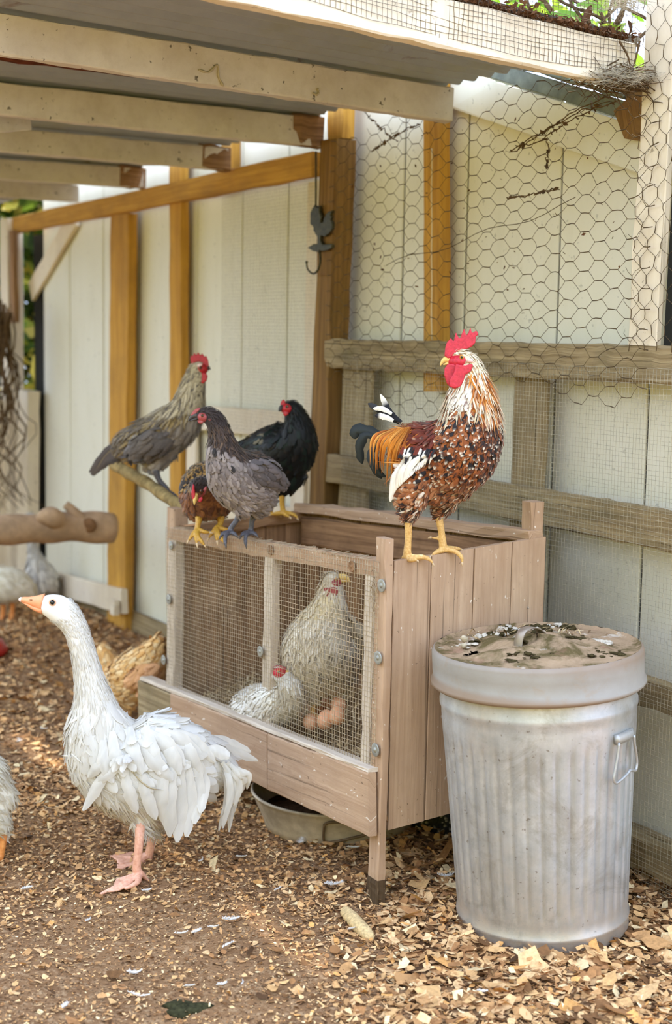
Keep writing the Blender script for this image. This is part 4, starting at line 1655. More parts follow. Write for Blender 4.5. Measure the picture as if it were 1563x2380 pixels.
def rooster_style(i, r):
    n, px, py, t = i['N'], i['px'], i['py'], i['t']
    rust, mah, blk, wht, org, crm, tan = rgb(158, 92, 48), rgb(112, 44, 26), rgb(34, 28, 30), rgb(232, 220, 202), rgb(206, 128, 44), rgb(236, 222, 190), rgb(176, 122, 84)
    # breast: rust feathers, many with black bars and white tips
    base = pick(r, n, [rust, rgb(142, 78, 40), blk, rgb(104, 60, 40)], [.44, .22, .24, .10])
    tip = pick(r, n, [wht, blk, rust, rgb(150, 90, 52)], [.42, .28, .16, .14])
    d = sty(n, r, .018, .0108, base, tip, None, .62, .10, .05, False, .35)
    d['bar'] = (np.broadcast_to(blk, (n, 3)), ((r.random(n) < .5) & (py > 930) & (px > 985)) * 1.0)
    low = (py > 1120)
    put(d, low, L=.024, W=.011, base=pick(r, n, [tan, rgb(150, 92, 54), rgb(120, 76, 50), blk, wht], [.34, .3, .16, .09, .11]), tip=pick(r, n, [rgb(188, 140, 102), wht, blk, rgb(150, 92, 56)], [.4, .18, .14, .28]), lift=.14)
    hem = py > 1172
    put(d, hem, base=pick(r, n, [blk, wht, rgb(140, 90, 60), rgb(90, 60, 44)], [.3, .25, .25, .2]), L=.020, W=.008, pt=np.full(n, True))
    right = (px > 1118) & (py > 985) & (py < 1110)
    put(d, right, tip=pick(r, n, [wht, blk, rgb(120, 70, 44)], [.4, .42, .18]), base=pick(r, n, [blk, rgb(130, 70, 40)], [.6, .4]))
    # mahogany shoulder and back
    sh = (px < 1012) & (py < 1062)
    put(d, sh, L=.032, W=.010, base=pick(r, n, [mah, rgb(136, 56, 30), rgb(90, 34, 24)], [.5, .3, .2]), tip=pick(r, n, [mah, rgb(196, 150, 120), rgb(120, 50, 30)], [.6, .14, .26]), edge=mah)
    wb = (px > 925) & (px < 1000) & (py > 1040 + (1000 - px) * .25) & (py < 1078 + (1000 - px) * .3)
    put(d, wb, base=pick(r, n, [blk, wht, mah], [.5, .3, .2]), tip=pick(r, n, [blk, wht], [.45, .55]), L=.032, W=.015)
    # saddle hackles, orange with dark shafts, hanging over the tail
    sa = (px < 968 - (py - 985) * .18) & (py < 1085)
    put(d, sa, L=.08, W=.006, base=pick(r, n, [rgb(150, 78, 26), rgb(190, 106, 34), rgb(120, 56, 24)], [.4, .4, .2]), tip=pick(r, n, [org, rgb(222, 150, 62), rgb(176, 96, 30)], [.5, .25, .25]), edge=rgb(196, 118, 40), pt=np.full(n, True), grav=1.3, lift=.05, tf=.4)
    # neck hackles
    nk = (py < 985 - np.abs(px - 1085) * .15) & (py < 960 + (px > 1120) * 60 + (px < 1045) * 70)
    hk_base = np.where((px > 1092)[:, None], pick(r, n, [org, rgb(184, 104, 36), rgb(150, 80, 34), crm], [.44, .26, .1, .2]), pick(r, n, [crm, rgb(214, 190, 158), rgb(156, 100, 58), rgb(114, 72, 46)], [.38, .2, .24, .18]))
    hk_tip = np.where((py > 915)[:, None], pick(r, n, [crm, wht, rgb(206, 150, 90)], [.6, .25, .15]), hk_base)
    put(d, nk, L=.052, W=.0058, base=hk_base, tip=hk_tip, edge=np.where((r.random(n) < .4)[:, None], crm, hk_base), pt=np.full(n, True), grav=.55, lift=.07, tf=.5)
    thr = (px > 1045) & (px < 1098) & (py > 895) & (py < 948)
    put(d, thr, L=.026, W=.009, base=pick(r, n, [wht, rgb(206, 184, 170), rgb(150, 120, 110)], [.6, .25, .15]), tip=wht, edge=wht)
    hd = py < 872
    put(d, hd, L=.020, W=.0042, base=pick(r, n, [crm, rgb(206, 170, 120), rgb(160, 100, 60)], [.66, .2, .14]), tip=crm, edge=crm, lift=.05)
    d['mask'] = np.where((px < 1093 - np.clip(py - 852, 0, 40) * .6) & (py < 886) & (py > 822 - (px < 1056) * 20), .0, 1.0)
    return d


RO.cover(rooster_style, 4.4)
# white wing with a dark trailing edge, folded on the near side
wht, blk = rgb(236, 226, 208), rgb(38, 32, 32)
def lay(bird, pts, y0, off):
    """Lay a pixel path on the near side of the body, off metres proud of it."""
    return [(q[0], q[1], min(bird.hit(q[0], q[1], y0, 0)[1], y0) - o) for q, o in zip(pts, off)]


for k in range(16):
    f = k / 15
    rx, ry = 948 + 66 * f, 1058 - 4 * math.sin(f * 3)
    tx, ty = 908 + 70 * f**1.3, 1166 - 76 * f**.8
    mx, my = (rx + tx) / 2 - 10 + 4 * f, (ry + ty) / 2 - 4
    RO.plume(lay(RO, [(rx, ry), (mx, my), (tx, ty)], YR - .05, (.008 + .0006 * k, .014 + .0006 * k, .012 + .0006 * k)), 15 - 4 * f, wht * RO.r.uniform(.9, 1.02), wht, wht if k % 4 else rgb(190, 176, 160), 'wing_feather', pt=k > 11, tf=.9)
for k in range(15):
    f = k / 14
    rx, ry = 938 + 72 * f, 1040 + 8 * f + RO.r.normal(0, 3)
    c1, c2 = (blk, wht) if RO.r.random() < .55 else (wht, blk) if RO.r.random() < .5 else (rgb(112, 44, 26), blk)
    RO.plume(lay(RO, [(rx, ry), (rx - 5, ry + 14), (rx - 12, ry + 30 + RO.r.normal(0, 5))], YR - .05, (.012, .024, .026)), 8.5, c1, c2, None, 'wing_covert', tf=.55, pt=RO.r.random() < .4)
# tail: long hanging saddle plumes, black curved coverts, the two odd white-edged sickles
for k in range(22):
    f = k / 21
    x0, y0 = 962 - 50 * f, 992 + 6 * f
    x2, y2 = 938 - 78 * f + RO.r.normal(0, 3), 1112 - 34 * f + RO.r.normal(0, 14) + (16 if k % 5 == 0 else 0)
    xm, ym = (x0 + x2) / 2 - 6 - 12 * f, (y0 + y2) / 2 - 18 * f - 6
    c = pick(RO.r, 1, [rgb(204, 126, 40), rgb(180, 98, 32), rgb(218, 148, 66), rgb(140, 74, 30)], [.4, .3, .2, .1])[0]
    RO.plume([(x0, y0, YR + .03 - .05 * math.sin(f * 3)), (xm, ym, YR - .01 - .03 * math.sin(f * 3)), (x2, y2, YR + .0)], 7.5, c * .75, c, rgb(120, 66, 28) if k % 3 == 0 else c, 'saddle_plume', pt=True, tf=.25)
for pth, wd in (([(880, 1010, YR + .09), (852, 1000, YR + .10), (828, 1002, YR + .10), (825, 1020, YR + .1)], 30), ([(878, 1018, YR + .09), (850, 1012, YR + .09), (836, 1040, YR + .09), (842, 1078, YR + .09)], 22),
                ([(885, 1040, YR + .08), (862, 1050, YR + .07), (870, 1088, YR + .06), (888, 1112, YR + .06)], 18), ([(890, 1060, YR + .05), (878, 1075, YR + .04), (882, 1098, YR + .04), (897, 1108, YR + .04)], 14)):
    RO.plume(pth, wd, rgb(40, 44, 40), rgb(30, 34, 34), rgb(24, 28, 28), 'tail_covert', 'gloss_feather', tf=.9)
for pth, wd, b_, t_ in (([(934, 982, YR + .09), (908, 960, YR + .11), (885, 917, YR + .13)], 15, rgb(30, 28, 30), wht), ([(930, 982, YR + .10), (905, 966, YR + .11), (856, 938, YR + .12)], 19, rgb(36, 34, 36), rgb(52, 50, 52)),
                        ([(915, 978, YR + .085), (892, 968, YR + .09), (872, 966, YR + .095)], 14, wht, rgb(40, 36, 38)), ([(912, 962, YR + .095), (888, 950, YR + .105), (868, 950, YR + .11)], 12, wht, wht)):
    RO.plume(pth, wd, b_, t_, b_, 'sickle_feather', tf=.7)
# head
comb = [(1034, 826), (1036, 806), (1040, 795), (1047, 788), (1049, 785), (1053, 793), (1055, 795), (1058, 782), (1060, 772), (1064, 780), (1069, 789), (1074, 776), (1079, 764), (1082, 772), (1083, 783), (1089, 774), (1094, 761), (1096, 770), (1098, 775), (1103, 771), (1107, 769), (1111, 773), (1112, 778), (1106, 783), (1105, 797), (1098, 805), (1088, 810), (1078, 812), (1066, 816), (1056, 822), (1050, 830), (1042, 833)]
RO.flat(comb, YR - .018, .009, 'comb', 'comb', .0014)
RO.blob(1071, 841, YR - .018, (30, 24.5, 20), 'comb', 'face')
RO.flat([(1042, 845), (1060, 848), (1064, 862), (1056, 886), (1046, 898), (1040, 893), (1033, 872), (1034, 856)], YR - .035, .012, 'comb', 'wattle', .0018)
RO.flat([(1060, 847), (1082, 850), (1096, 846), (1100, 850), (1094, 864), (1081, 872), (1078, 885), (1070, 900), (1056, 903), (1045, 898), (1047, 880), (1056, 866)], YR - .052, .013, 'comb', 'wattle', .0018)
RO.blob(1093, 838, YR - .046, (7, 5, 5.5), 'lobe', 'ear_lobe')
RO.eye(1074, 830.5, YR - .0405, 5.2, 'iris_amber', (-.15, -1, .1))
RO.beak([(1048, 836, YR - .018, 9, 9), (1038, 835, YR - .018, 7.5, 7), (1030, 840, YR - .018, 5, 4.5), (1024, 850, YR - .018, 1, 1)],
        [(1050, 844, YR - .018, 5, 7), (1040, 845, YR - .018, 4, 5.5), (1031, 848, YR - .018, 1.2, 2)], 'beak_yellow')
# legs
yA, yB = 3.440, 3.488
RO.leg([(950, 1200, YR - .033, 11), (950, 1225, yA - .002, 9.5), (949, 1262, yA, 8.5), (947, 1286, yA, 10), (947, 1297, yA, 9)],
       [[(947, 1294, yA, 9), (965, 1296, yA - .004, 7.5), (985, 1295, yA - .006, 6), (1000, 1301, yA - .008, 4.5), (1008, 1312, yA - .01, 1.5)],
        [(947, 1296, yA, 8), (957, 1302, yA - .02, 6), (966, 1301, yA - .03, 4.5), (972, 1304, yA - .036, 1.5)],
        [(945, 1290, yA, 8), (938, 1297, yA + .006, 5), (934, 1304, yA + .01, 1.5)]], 'leg_yellow')
RO.leg([(1020, 1196, YR + .02, 10), (1023, 1215, yB, 9), (1028, 1245, yB, 8.5), (1030, 1268, yB, 10), (1031, 1280, yB, 9)],
       [[(1031, 1276, yB, 9), (1048, 1278, yB - .004, 7), (1064, 1285, yB - .008, 6), (1074, 1297, yB - .01, 5), (1075, 1311, yB - .012, 1.5)],
        [(1031, 1278, yB, 8), (1018, 1282, yB - .012, 6), (1009, 1287, yB - .018, 4), (1003, 1292, yB - .02, 1.5)],
        [(1032, 1275, yB, 8), (1052, 1274, yB + .012, 5.5), (1065, 1275, yB + .02, 4.5), (1074, 1277, yB + .026, 1.5)],
        [(1027, 1250, yB, 7), (1016, 1251, yB + .002, 4), (999, 1249, yB + .004, 1)]], 'leg_yellow')

# ------------------------------------------------------------------ blue-grey hen on the front rail
YG = 3.93
rows = [(664, 1130, YG + .06, 9, 8), (645, 1122, YG + .05, 28, 24), (612, 1118, YG + .02, 60, 50), (575, 1118, YG, 74, 62), (540, 1094, YG - .02, 67, 58), (520, 1056, YG - .03, 45, 44), (514, 1022, YG - .03, 31, 31),
        (507, 994, YG - .03, 25, 24), (495, 973, YG - .03, 22, 20), (479, 965, YG - .03, 19, 17), (463, 968, YG - .03, 12, 11), (456, 970, YG - .03, 6, 6)]
tA = [(575, 1150, YG - .02, 40, 34), (563, 1180, YG - .02, 26, 24), (557, 1200, YG - .02, 8, 8)]
tB = [(605, 1150, YG + .02, 40, 34), (597, 1185, YG + .02, 24, 22), (592, 1204, YG + .02, 8, 8)]
GH = Bird('hen', 'blue-grey hen with a dark brown neck standing on the front rail', 'hen', [(rows, None), (tA, None), (tB, None)], P(565, 1240, YG), .0055)


def grey_style(i, r):
    n, px, py, t = i['N'], i['px'], i['py'], i['t']
    g = pick(r, n, [rgb(142, 130, 126), rgb(128, 116, 112), rgb(154, 142, 136), rgb(116, 104, 100)], [.4, .25, .2, .15])
    d = sty(n, r, .021, .0118, g, g * 1.06, g * .88, .7, .06, .02, False, .35, var=.6)
    put(d, py > 1150, base=g * 1.15, tip=g * 1.22, edge=g * 1.12, L=.026, W=.010, lift=.10)
    back = (px > 545) & (py < 1108)
    put(d, back, base=g * .84, tip=g * .9, edge=g * .70)
    spot = (px < 545) & (py > 1030) & (py < 1105) & (r.random(n) < .10)
    put(d, spot, base=rgb(40, 36, 36), tip=rgb(46, 42, 40), edge=rgb(60, 52, 50))
    nk = (py < 1040 + (px - 500) * .55) & (py < 1070)
    dk = pick(r, n, [rgb(74, 60, 54), rgb(56, 46, 42), rgb(94, 74, 60), rgb(110, 88, 70)], [.4, .3, .2, .1])
    put(d, nk, L=.024, W=.0055, base=dk, tip=dk * .9, edge=dk * 1.15, pt=np.full(n, True), lift=.06)
    put(d, py < 990, L=.012, W=.005, base=rgb(56, 46, 44), tip=rgb(66, 54, 50), edge=rgb(66, 54, 50))
    d['mask'] = np.where((px < 484) & (py > 957), 0.0, 1.0)
    return d


GH.cover(grey_style, 3.4)


def wing_grey(i, r):
    n = i['N']
    g = pick(r, n, [rgb(112, 102, 102), rgb(96, 88, 88), rgb(126, 114, 112)], [.5, .3, .2])
    return sty(n, r, .036, .019, g, g * .86, g * .66, .7, .05, .0, False, .15)


GH.part_shell([(668, 1128, YG + .015, 6, 5), (650, 1122, YG - .01, 22, 9), (622, 1108, YG - .045, 34, 14), (594, 1092, YG - .062, 28, 13), (574, 1080, YG - .06, 10, 8)], wing_grey, 'wing', 3.2)
GH.blob(474, 969, YG - .033, (15, 17.5, 13), 'comb_pale', 'face')
GH.flat([(443, 966), (449, 956), (456, 950), (465, 947), (467, 951), (460, 957), (456, 962), (450, 967)], YG - .03, .008, 'comb_pale', 'comb', .0015)
GH.flat([(458, 977), (468, 977), (474, 980), (470, 985), (462, 984)], YG - .045, .007, 'comb_pale', 'wattle', .0015)
GH.blob(489, 976, YG - .050, (4.5, 3, 5), 'comb_pale', 'ear_lobe')
GH.eye(471, 966, YG - .0505, 4.2, 'iris_brown', (-.2, -1, .1))
GH.beak([(459, 966, YG - .03, 7, 7), (450, 967, YG - .03, 5.5, 5.5), (443, 972, YG - .03, 3.5, 3.5), (437, 979, YG - .03, .8, .8)], [(459, 973, YG - .03, 4, 6), (448, 976, YG - .03, 3, 4), (440, 979, YG - .03, .8, 1.2)], 'beak_dark')
for (hx, hy, dy, fx, fy) in ((557, 1196, -.02, 535, 1236), (592, 1200, .02, 582, 1236)):
    y1 = YG + dy
    GH.leg([(hx, hy - 6, y1, 9), (hx - 6, hy + 12, y1, 6.5), (fx + 2, fy - 8, y1, 6.5), (fx, fy + 2, y1, 7)],
           [[(fx, fy, y1, 7), (fx - 10, fy + 10, y1 - .03, 5), (fx - 11, fy + 26, y1 - .045, 4.5), (fx - 9, fy + 36, y1 - .05, 1.5)],
            [(fx, fy, y1, 6), (fx - 16, fy + 4, y1 - .015, 5), (fx - 24, fy + 14, y1 - .03, 1.5)],
            [(fx, fy, y1, 6), (fx + 12, fy + 6, y1 - .02, 5), (fx + 18, fy + 12, y1 - .03, 1.5)],
            [(fx, fy - 2, y1, 6), (fx + 8, fy + 2, y1 + .02, 4), (fx + 12, fy + 5, y1 + .03, 1.5)]], 'leg_slate')

# ------------------------------------------------------------------ black hen on the left end rail
YB = 4.60
rows = [(556, 1040, YB + .10, 10, 10), (585, 1040, YB + .08, 26, 24), (625, 1044, YB + .03, 54, 44), (664, 1048, YB - .01, 70, 60), (690, 1022, YB - .05, 48, 50), (693, 990, YB - .06, 34, 36), (686, 965, YB - .06, 25, 26), (675, 950, YB - .065, 21, 21), (662, 950, YB - .07, 13, 13)]
tA = [(680, 1090, YB, 42, 36), (665, 1125, YB, 28, 26), (656, 1150, YB, 9, 9)]
BH = Bird('hen', 'glossy black hen with a red face, perched behind the grey hen', 'hen', [(rows, None), (tA, None)], P(660, 1200, YB), .0065)


def black_style(i, r):
    n, px, py = i['N'], i['px'], i['py']
    b = pick(r, n, [rgb(26, 26, 26), rgb(18, 20, 20), rgb(24, 34, 28), rgb(40, 34, 30)], [.5, .25, .17, .08])
    d = sty(n, r, .034, .02, b, b * 1.1, b * .8, .7, .08, .02, False, .35)
    put(d, (py < 1000), L=.022, W=.008, pt=np.full(n, True))
    put(d, py < 965, L=.012, W=.005)
    fl = (np.hypot(px - 608, (py - 1015) * 1.3) < 14) & (r.random(n) < .6)
    put(d, fl, base=rgb(110, 100, 76), tip=rgb(126, 116, 90))
    wl = (np.hypot(px - 588, py - 1052) < 9) & (r.random(n) < .6)
    put(d, wl, base=rgb(200, 196, 184), tip=rgb(210, 206, 196))
    d['mask'] = np.where((px < 677) & (py > 940) & (py < 964), 0.0, 1.0)
    return d


BH.cover(black_style, 3.0, 'gloss_feather')
BH.blob(668, 950, YB - .072, (16, 18, 13), 'comb_far', 'face')
BH.flat([(653, 952), (652, 938), (656, 930), (661, 928), (664, 936), (664, 946)], YB - .075, .009, 'comb_far', 'comb', .002)
BH.flat([(659, 955), (668, 955), (672, 962), (664, 968), (658, 963)], YB - .09, .009, 'comb_far', 'wattle', .002)
BH.eye(668, 945, YB - .0955, 4, 'iris_brown', (-.5, -1, .1))
BH.beak([(656, 946, YB - .08, 6, 6), (651, 950, YB - .09, 4, 4), (648, 956, YB - .095, .8, .8)], [(656, 951, YB - .08, 4, 5), (650, 956, YB - .092, .8, 1)], 'beak_dark')
BH.leg([(656, 1140, YB, 10), (655, 1165, YB, 6.5), (658, 1186, YB, 6.5), (658, 1194, YB, 7)],
       [[(658, 1192, YB, 7), (674, 1193, YB - .01, 5), (688, 1199, YB - .02, 4), (693, 1207, YB - .024, 1.5)], [(658, 1192, YB, 6), (668, 1198, YB - .02, 4.5), (676, 1204, YB - .03, 1.5)], [(658, 1192, YB, 6), (640, 1194, YB - .005, 5), (625, 1196, YB - .005, 1.5)]], 'leg_gold')
BH.leg([(640, 1120, YB + .05, 10), (634, 1165, YB + .05, 6.5), (628, 1190, YB + .05, 6.5), (626, 1197, YB + .05, 6)],
       [[(626, 1195, YB + .05, 6), (640, 1197, YB + .04, 5), (652, 1200, YB + .03, 1.5)], [(626, 1195, YB + .05, 6), (612, 1197, YB + .05, 4), (604, 1200, YB + .05, 1.5)]], 'leg_gold')

# ------------------------------------------------------------------ gold-laced brown hen crouching, facing out
YW = 4.16
rows = [(492, 1108, YW + .18, 22, 22), (486, 1128, YW + .12, 50, 50), (480, 1140, YW + .04, 66, 60), (478, 1152, YW - .03, 56, 58), (470, 1142, YW - .07, 34, 38), (464, 1132, YW - .09, 22, 24), (461, 1140, YW - .115, 18, 19), (457, 1152, YW - .125, 12, 12)]
WH = Bird('hen', 'brown gold-laced hen crouching low, facing out from the front rail', 'hen', [(rows, (1, 0, 0)), ([(455, 1180, YW - .02, 34, 30), (462, 1205, YW - .02, 14, 14)], (0, 1, 0)), ([(508, 1180, YW, 34, 30), (514, 1205, YW, 14, 14)], (0, 1, 0))], P(482, 1245, YW), .006)


def brown_style(i, r):
    n, px, py = i['N'], i['px'], i['py']
    b = pick(r, n, [rgb(132, 82, 44), rgb(112, 66, 36), rgb(150, 98, 54), rgb(90, 52, 32)], [.4, .25, .2, .15])
    d = sty(n, r, .021, .0125, b, b * .9, b * .78, .75, .06, .02, False, .4)
    up = py < 1142 - (px - 470) * .1
    gold = pick(r, n, [rgb(170, 132, 72), rgb(150, 112, 60), rgb(48, 38, 30)], [.42, .3, .28])
    put(d, up, base=gold, tip=rgb(40, 32, 26), edge=rgb(46, 36, 28), tf=.62, L=.015, W=.009)
    hd = np.hypot(px - 462, py - 1124) < 22
    put(d, hd & (i['c'][:, 1] < YW - .04), base=rgb(58, 42, 36), tip=rgb(70, 50, 40), L=.012, W=.006)
    d['mask'] = np.where((i['c'][:, 1] < YW - .085) & (py > 1130), 0.0, 1.0)
    return d


WH.cover(brown_style, 3.2)
WH.blob(461, 1143, YW - .118, (17, 12, 15), 'comb_pale', 'face')
WH.flat([(447, 1162), (445, 1148), (447, 1132), (449, 1124), (452, 1128), (454, 1146), (454, 1160)], YW - .14, .009, 'comb', 'comb', .002)
WH.flat([(462, 1158), (470, 1154), (472, 1160), (467, 1168), (461, 1166)], YW - .14, .008, 'comb', 'wattle', .002)
WH.flat([(472, 1138), (480, 1128), (482, 1134), (477, 1146)], YW - .125, .006, 'comb_pale', 'ear_lobe', .002)
WH.eye(468, 1141, YW - .1425, 4, 'iris_brown', (.3, -1, .1))
WH.beak([(455, 1150, YW - .13, 7, 7), (453, 1160, YW - .142, 5, 5), (452, 1174, YW - .148, .8, .8)], [(457, 1158, YW - .13, 4, 5), (454, 1170, YW - .142, .8, 1)], 'beak_yellow')
for (hx, hy, fx, fy, dy) in ((463, 1206, 458, 1234, -.05), (514, 1208, 505, 1228, -.02)):
    y1 = YW + dy - .03
    WH.leg([(hx, hy - 6, y1 + .03, 10), (hx - 2, hy + 10, y1 + .01, 7), (fx, fy, y1, 7.5)],
           [[(fx, fy - 2, y1, 7), (fx + 4, fy + 14, y1 - .03, 5), (fx + 12, fy + 26, y1 - .04, 4.5), (fx + 20, fy + 36, y1 - .045, 1.5)], [(fx, fy - 2, y1, 7), (fx - 2, fy + 16, y1 - .03, 5), (fx + 1, fy + 34, y1 - .045, 1.5)],
            [(fx, fy - 4, y1, 6), (fx + 18, fy + 2, y1 - .01, 5), (fx + 34, fy + 4, y1 - .01, 1.5)], [(fx, fy - 4, y1, 6), (fx - 14, fy + 14, y1 - .02, 4.5), (fx - 22, fy + 26, y1 - .03, 1.5)]], 'leg_gold')

# ------------------------------------------------------------------ grey-brown rooster on the slanting branch
YC = 4.95
rows = [(262, 1058, YC + .10, 12, 12), (292, 1042, YC + .08, 36, 30), (332, 1026, YC + .04, 47, 42), (378, 1010, YC, 54, 50), (414, 984, YC - .03, 52, 48), (436, 948, YC - .04, 40, 40), (446, 908, YC - .04, 30, 30), (454, 878, YC - .04, 24, 23), (462, 858, YC - .04, 20, 18), (473, 856, YC - .04, 14, 13), (480, 857, YC - .04, 7, 7)]
GR = Bird('rooster', 'grey-brown rooster with pale neck hackles on the slanting branch', 'rooster', [(rows, None), ([(388, 1045, YC - .01, 30, 28), (370, 1076, YC - .01, 17, 16), (361, 1098, YC - .01, 7, 7)], None), ([(365, 1048, YC + .04, 30, 28), (350, 1074, YC + .04, 16, 16), (356, 1096, YC + .04, 7, 7)], None)], P(395, 1150, YC), .0065)


def greyroo(i, r):
    n, px, py = i['N'], i['px'], i['py']
    g = pick(r, n, [rgb(138, 128, 118), rgb(118, 108, 100), rgb(152, 140, 126)], [.5, .3, .2])
    d = sty(n, r, .034, .016, g, g * 1.06, g * .88, .7, .05, .02, False, .3)
    back = (py < 1012 - (px - 320) * .25) | (px < 310)
    put(d, back, base=pick(r, n, [rgb(150, 128, 84), rgb(104, 88, 66), rgb(80, 68, 58)], [.4, .3, .3]), tip=rgb(96, 82, 62), L=.06, W=.012, pt=np.full(n, True))
    nk = py < 965
    put(d, nk, base=pick(r, n, [rgb(206, 190, 156), rgb(182, 166, 134), rgb(100, 90, 78)], [.55, .3, .15]), tip=pick(r, n, [rgb(196, 180, 146), rgb(96, 86, 76)], [.75, .25]), L=.05, W=.009, pt=np.full(n, True))
    put(d, py < 880, L=.018, W=.005)
    d['mask'] = np.where((px > 452) & (py < 884), 0.0, 1.0)
    return d


GR.cover(greyroo, 3.0)
GR.part_shell([(298, 1052, YC - .0, 8, 6), (325, 1042, YC - .04, 26, 10), (365, 1025, YC - .07, 32, 14), (398, 1008, YC - .075, 20, 12), (415, 998, YC - .07, 8, 8)], lambda i, r: sty(i['N'], r, .06, .02, pick(r, i['N'], [rgb(108, 98, 92), rgb(94, 86, 82)], [.6, .4]), None, rgb(80, 72, 68), .8, .04), 'wing', 3)
for k in range(9):
    f = k / 8
    GR.plume([(300 - 4 * f, 1020 + 40 * f, YC + .05 + .02 * f), (256 - 4 * f, 1042 + 30 * f, YC + .07), (208 + 26 * f, 1098 + 8 * math.sin(f * 5), YC + .09)], 18, pick(GR.r, 1, [rgb(88, 78, 74), rgb(74, 66, 64), rgb(120, 104, 80)], [.5, .3, .2])[0], rgb(90, 80, 74), rgb(66, 58, 56), 'tail_feather', pt=False)
GR.flat([(446, 848), (443, 836), (444, 826), (449, 828), (452, 820), (457, 826), (461, 818), (466, 826), (471, 821), (475, 829), (480, 827), (484, 838), (486, 850), (480, 856), (474, 846), (464, 840), (454, 842)], YC - .04, .010, 'comb_far', 'comb', .0022)
GR.blob(467, 858, YC - .04, (17, 18, 15), 'comb_far', 'face')
GR.flat([(462, 868), (476, 866), (483, 872), (481, 884), (473, 892), (464, 890), (458, 880)], YC - .055, .016, 'comb_far', 'wattle', .0025)
GR.flat([(458, 848), (466, 844), (472, 848), (466, 851), (460, 853)], YC - .066, .006, 'lobe', 'pale_brow', .002)
GR.eye(466, 855, YC - .0675, 4, 'iris_brown', (.2, -1, .1))
GR.beak([(478, 853, YC - .04, 6, 6), (484, 854, YC - .04, 4.5, 4.5), (490, 859, YC - .04, .8, .8)], [(478, 859, YC - .04, 4, 5), (487, 860, YC - .04, .8, 1)], 'beak_dark')
for (a, b, y1) in (((362, 1100), (390, 1142), YC - .02), ((358, 1096), (378, 1134), YC + .05)):
    GR.leg([(a[0], a[1] - 8, y1, 9), (a[0] + 8, a[1] + 14, y1, 6), (b[0] - 2, b[1] - 6, y1, 6), (b[0], b[1], y1, 6.5)],
           [[(b[0], b[1], y1, 6), (b[0] + 14, b[1] + 8, y1 - .03, 5), (b[0] + 28, b[1] + 18, y1 - .06, 1.5)], [(b[0], b[1], y1, 6), (b[0] - 2, b[1] + 14, y1 - .03, 5), (b[0] + 2, b[1] + 26, y1 - .03, 1.5)], [(b[0], b[1], y1, 6), (b[0] - 10, b[1] + 2, y1 + .02, 4), (b[0] - 16, b[1] + 12, y1 + .02, 1.5)]], 'leg_slate')

# ------------------------------------------------------------------ cream hen standing over the eggs inside the box
YM = 3.93
CREAM = [rgb(224, 212, 188), rgb(210, 196, 168), rgb(232, 222, 204), rgb(196, 184, 162)]
rows = [(822, 1540, YM + .10, 26, 30), (790, 1535, YM + .07, 66, 60), (756, 1536, YM + .02, 88, 74), (740, 1510, YM - .02, 88, 70), (750, 1462, YM - .02, 66, 58), (764, 1420, YM - .015, 46, 44), (770, 1388, YM - .01, 34, 34), (772, 1362, YM - .01, 27, 26), (776, 1347, YM - .01, 22, 21), (788, 1342, YM - .01, 14, 13)]
CH = Bird('hen', 'cream white hen standing over brown eggs inside the nest box', 'hen', [(rows, None), ([(735, 1570, YM - .01, 50, 46), (730, 1610, YM, 24, 24), (728, 1640, YM, 9, 9)], None), ([(790, 1570, YM + .03, 46, 44), (785, 1605, YM + .03, 24, 24), (782, 1640, YM + .03, 9, 9)], None)], P(760, 1650, YM), .0065)


def cream_style(i, r):
    n, px, py = i['N'], i['px'], i['py']
    b = pick(r, n, CREAM, [.4, .25, .25, .1])
    d = sty(n, r, .032, .0085, b, b * 1.03, b * .97, .7, .07, .04, True, .5, jit=1.4, var=.5)
    put(d, py < 1450, L=.034, W=.010, pt=np.full(n, True), grav=.7)
    put(d, (py > 1390) & (py < 1440) & (px < 790), base=pick(r, n, [rgb(226, 206, 160), rgb(222, 208, 176)], [.5, .5]))
    gs = (py > 1520) & (py < 1600) & (r.random(n) < .18)
    put(d, gs, base=rgb(120, 112, 104), tip=rgb(160, 150, 138))
    put(d, py > 1575, L=.042, W=.022, lift=.2, jit=None) if False else None
    d['mask'] = np.where((px > 752) & (px < 800) & (py > 1338) & (py < 1372), 0.0, 1.0)
    return d


CH.cover(cream_style, 3.0)
CH.part_shell([(862, 1560, YM + .12, 12, 8), (842, 1520, YM + .08, 34, 14), (822, 1480, YM + .03, 36, 16), (802, 1440, YM - .0, 18, 12), (794, 1425, YM - .0, 8, 8)], lambda i, r: sty(i['N'], r, .045, .02, pick(r, i['N'], [rgb(190, 176, 150), rgb(170, 156, 132), rgb(206, 194, 170)], [.5, .25, .25]), None, None, .8, .05), 'wing', 3)
CH.blob(776, 1356, YM - .012, (19, 22, 19), 'comb_pale', 'face')
CH.flat([(752, 1366), (780, 1364), (788, 1374), (780, 1390), (768, 1394), (757, 1384)], YM - .04, .014, 'comb_pale', 'wattle', .0025)
CH.eye(782, 1346, YM - .0385, 4, 'iris_amber', (.2, -1, .1))
CH.beak([(790, 1342, YM - .012, 9, 9), (802, 1341, YM - .012, 7, 6), (810, 1346, YM - .012, 4, 3.5), (815, 1354, YM - .012, .8, .8)], [(790, 1350, YM - .012, 5, 7), (804, 1350, YM - .012, 3, 4), (811, 1352, YM - .012, .8, 1)], 'beak_yellow')
for (x, y1) in ((728, YM), (782, YM + .03)):
    CH.leg([(x, 1625, y1, 10), (x, 1645, y1, 8), (x - 1, 1662, y1, 8)], [[(x - 1, 1660, y1, 7), (x + 10, 1668, y1 - .03, 5), (x + 18, 1672, y1 - .04, 1.5)], [(x - 1, 1660, y1, 7), (x - 12, 1668, y1 - .03, 5), (x - 20, 1671, y1 - .04, 1.5)]], 'leg_yellow')

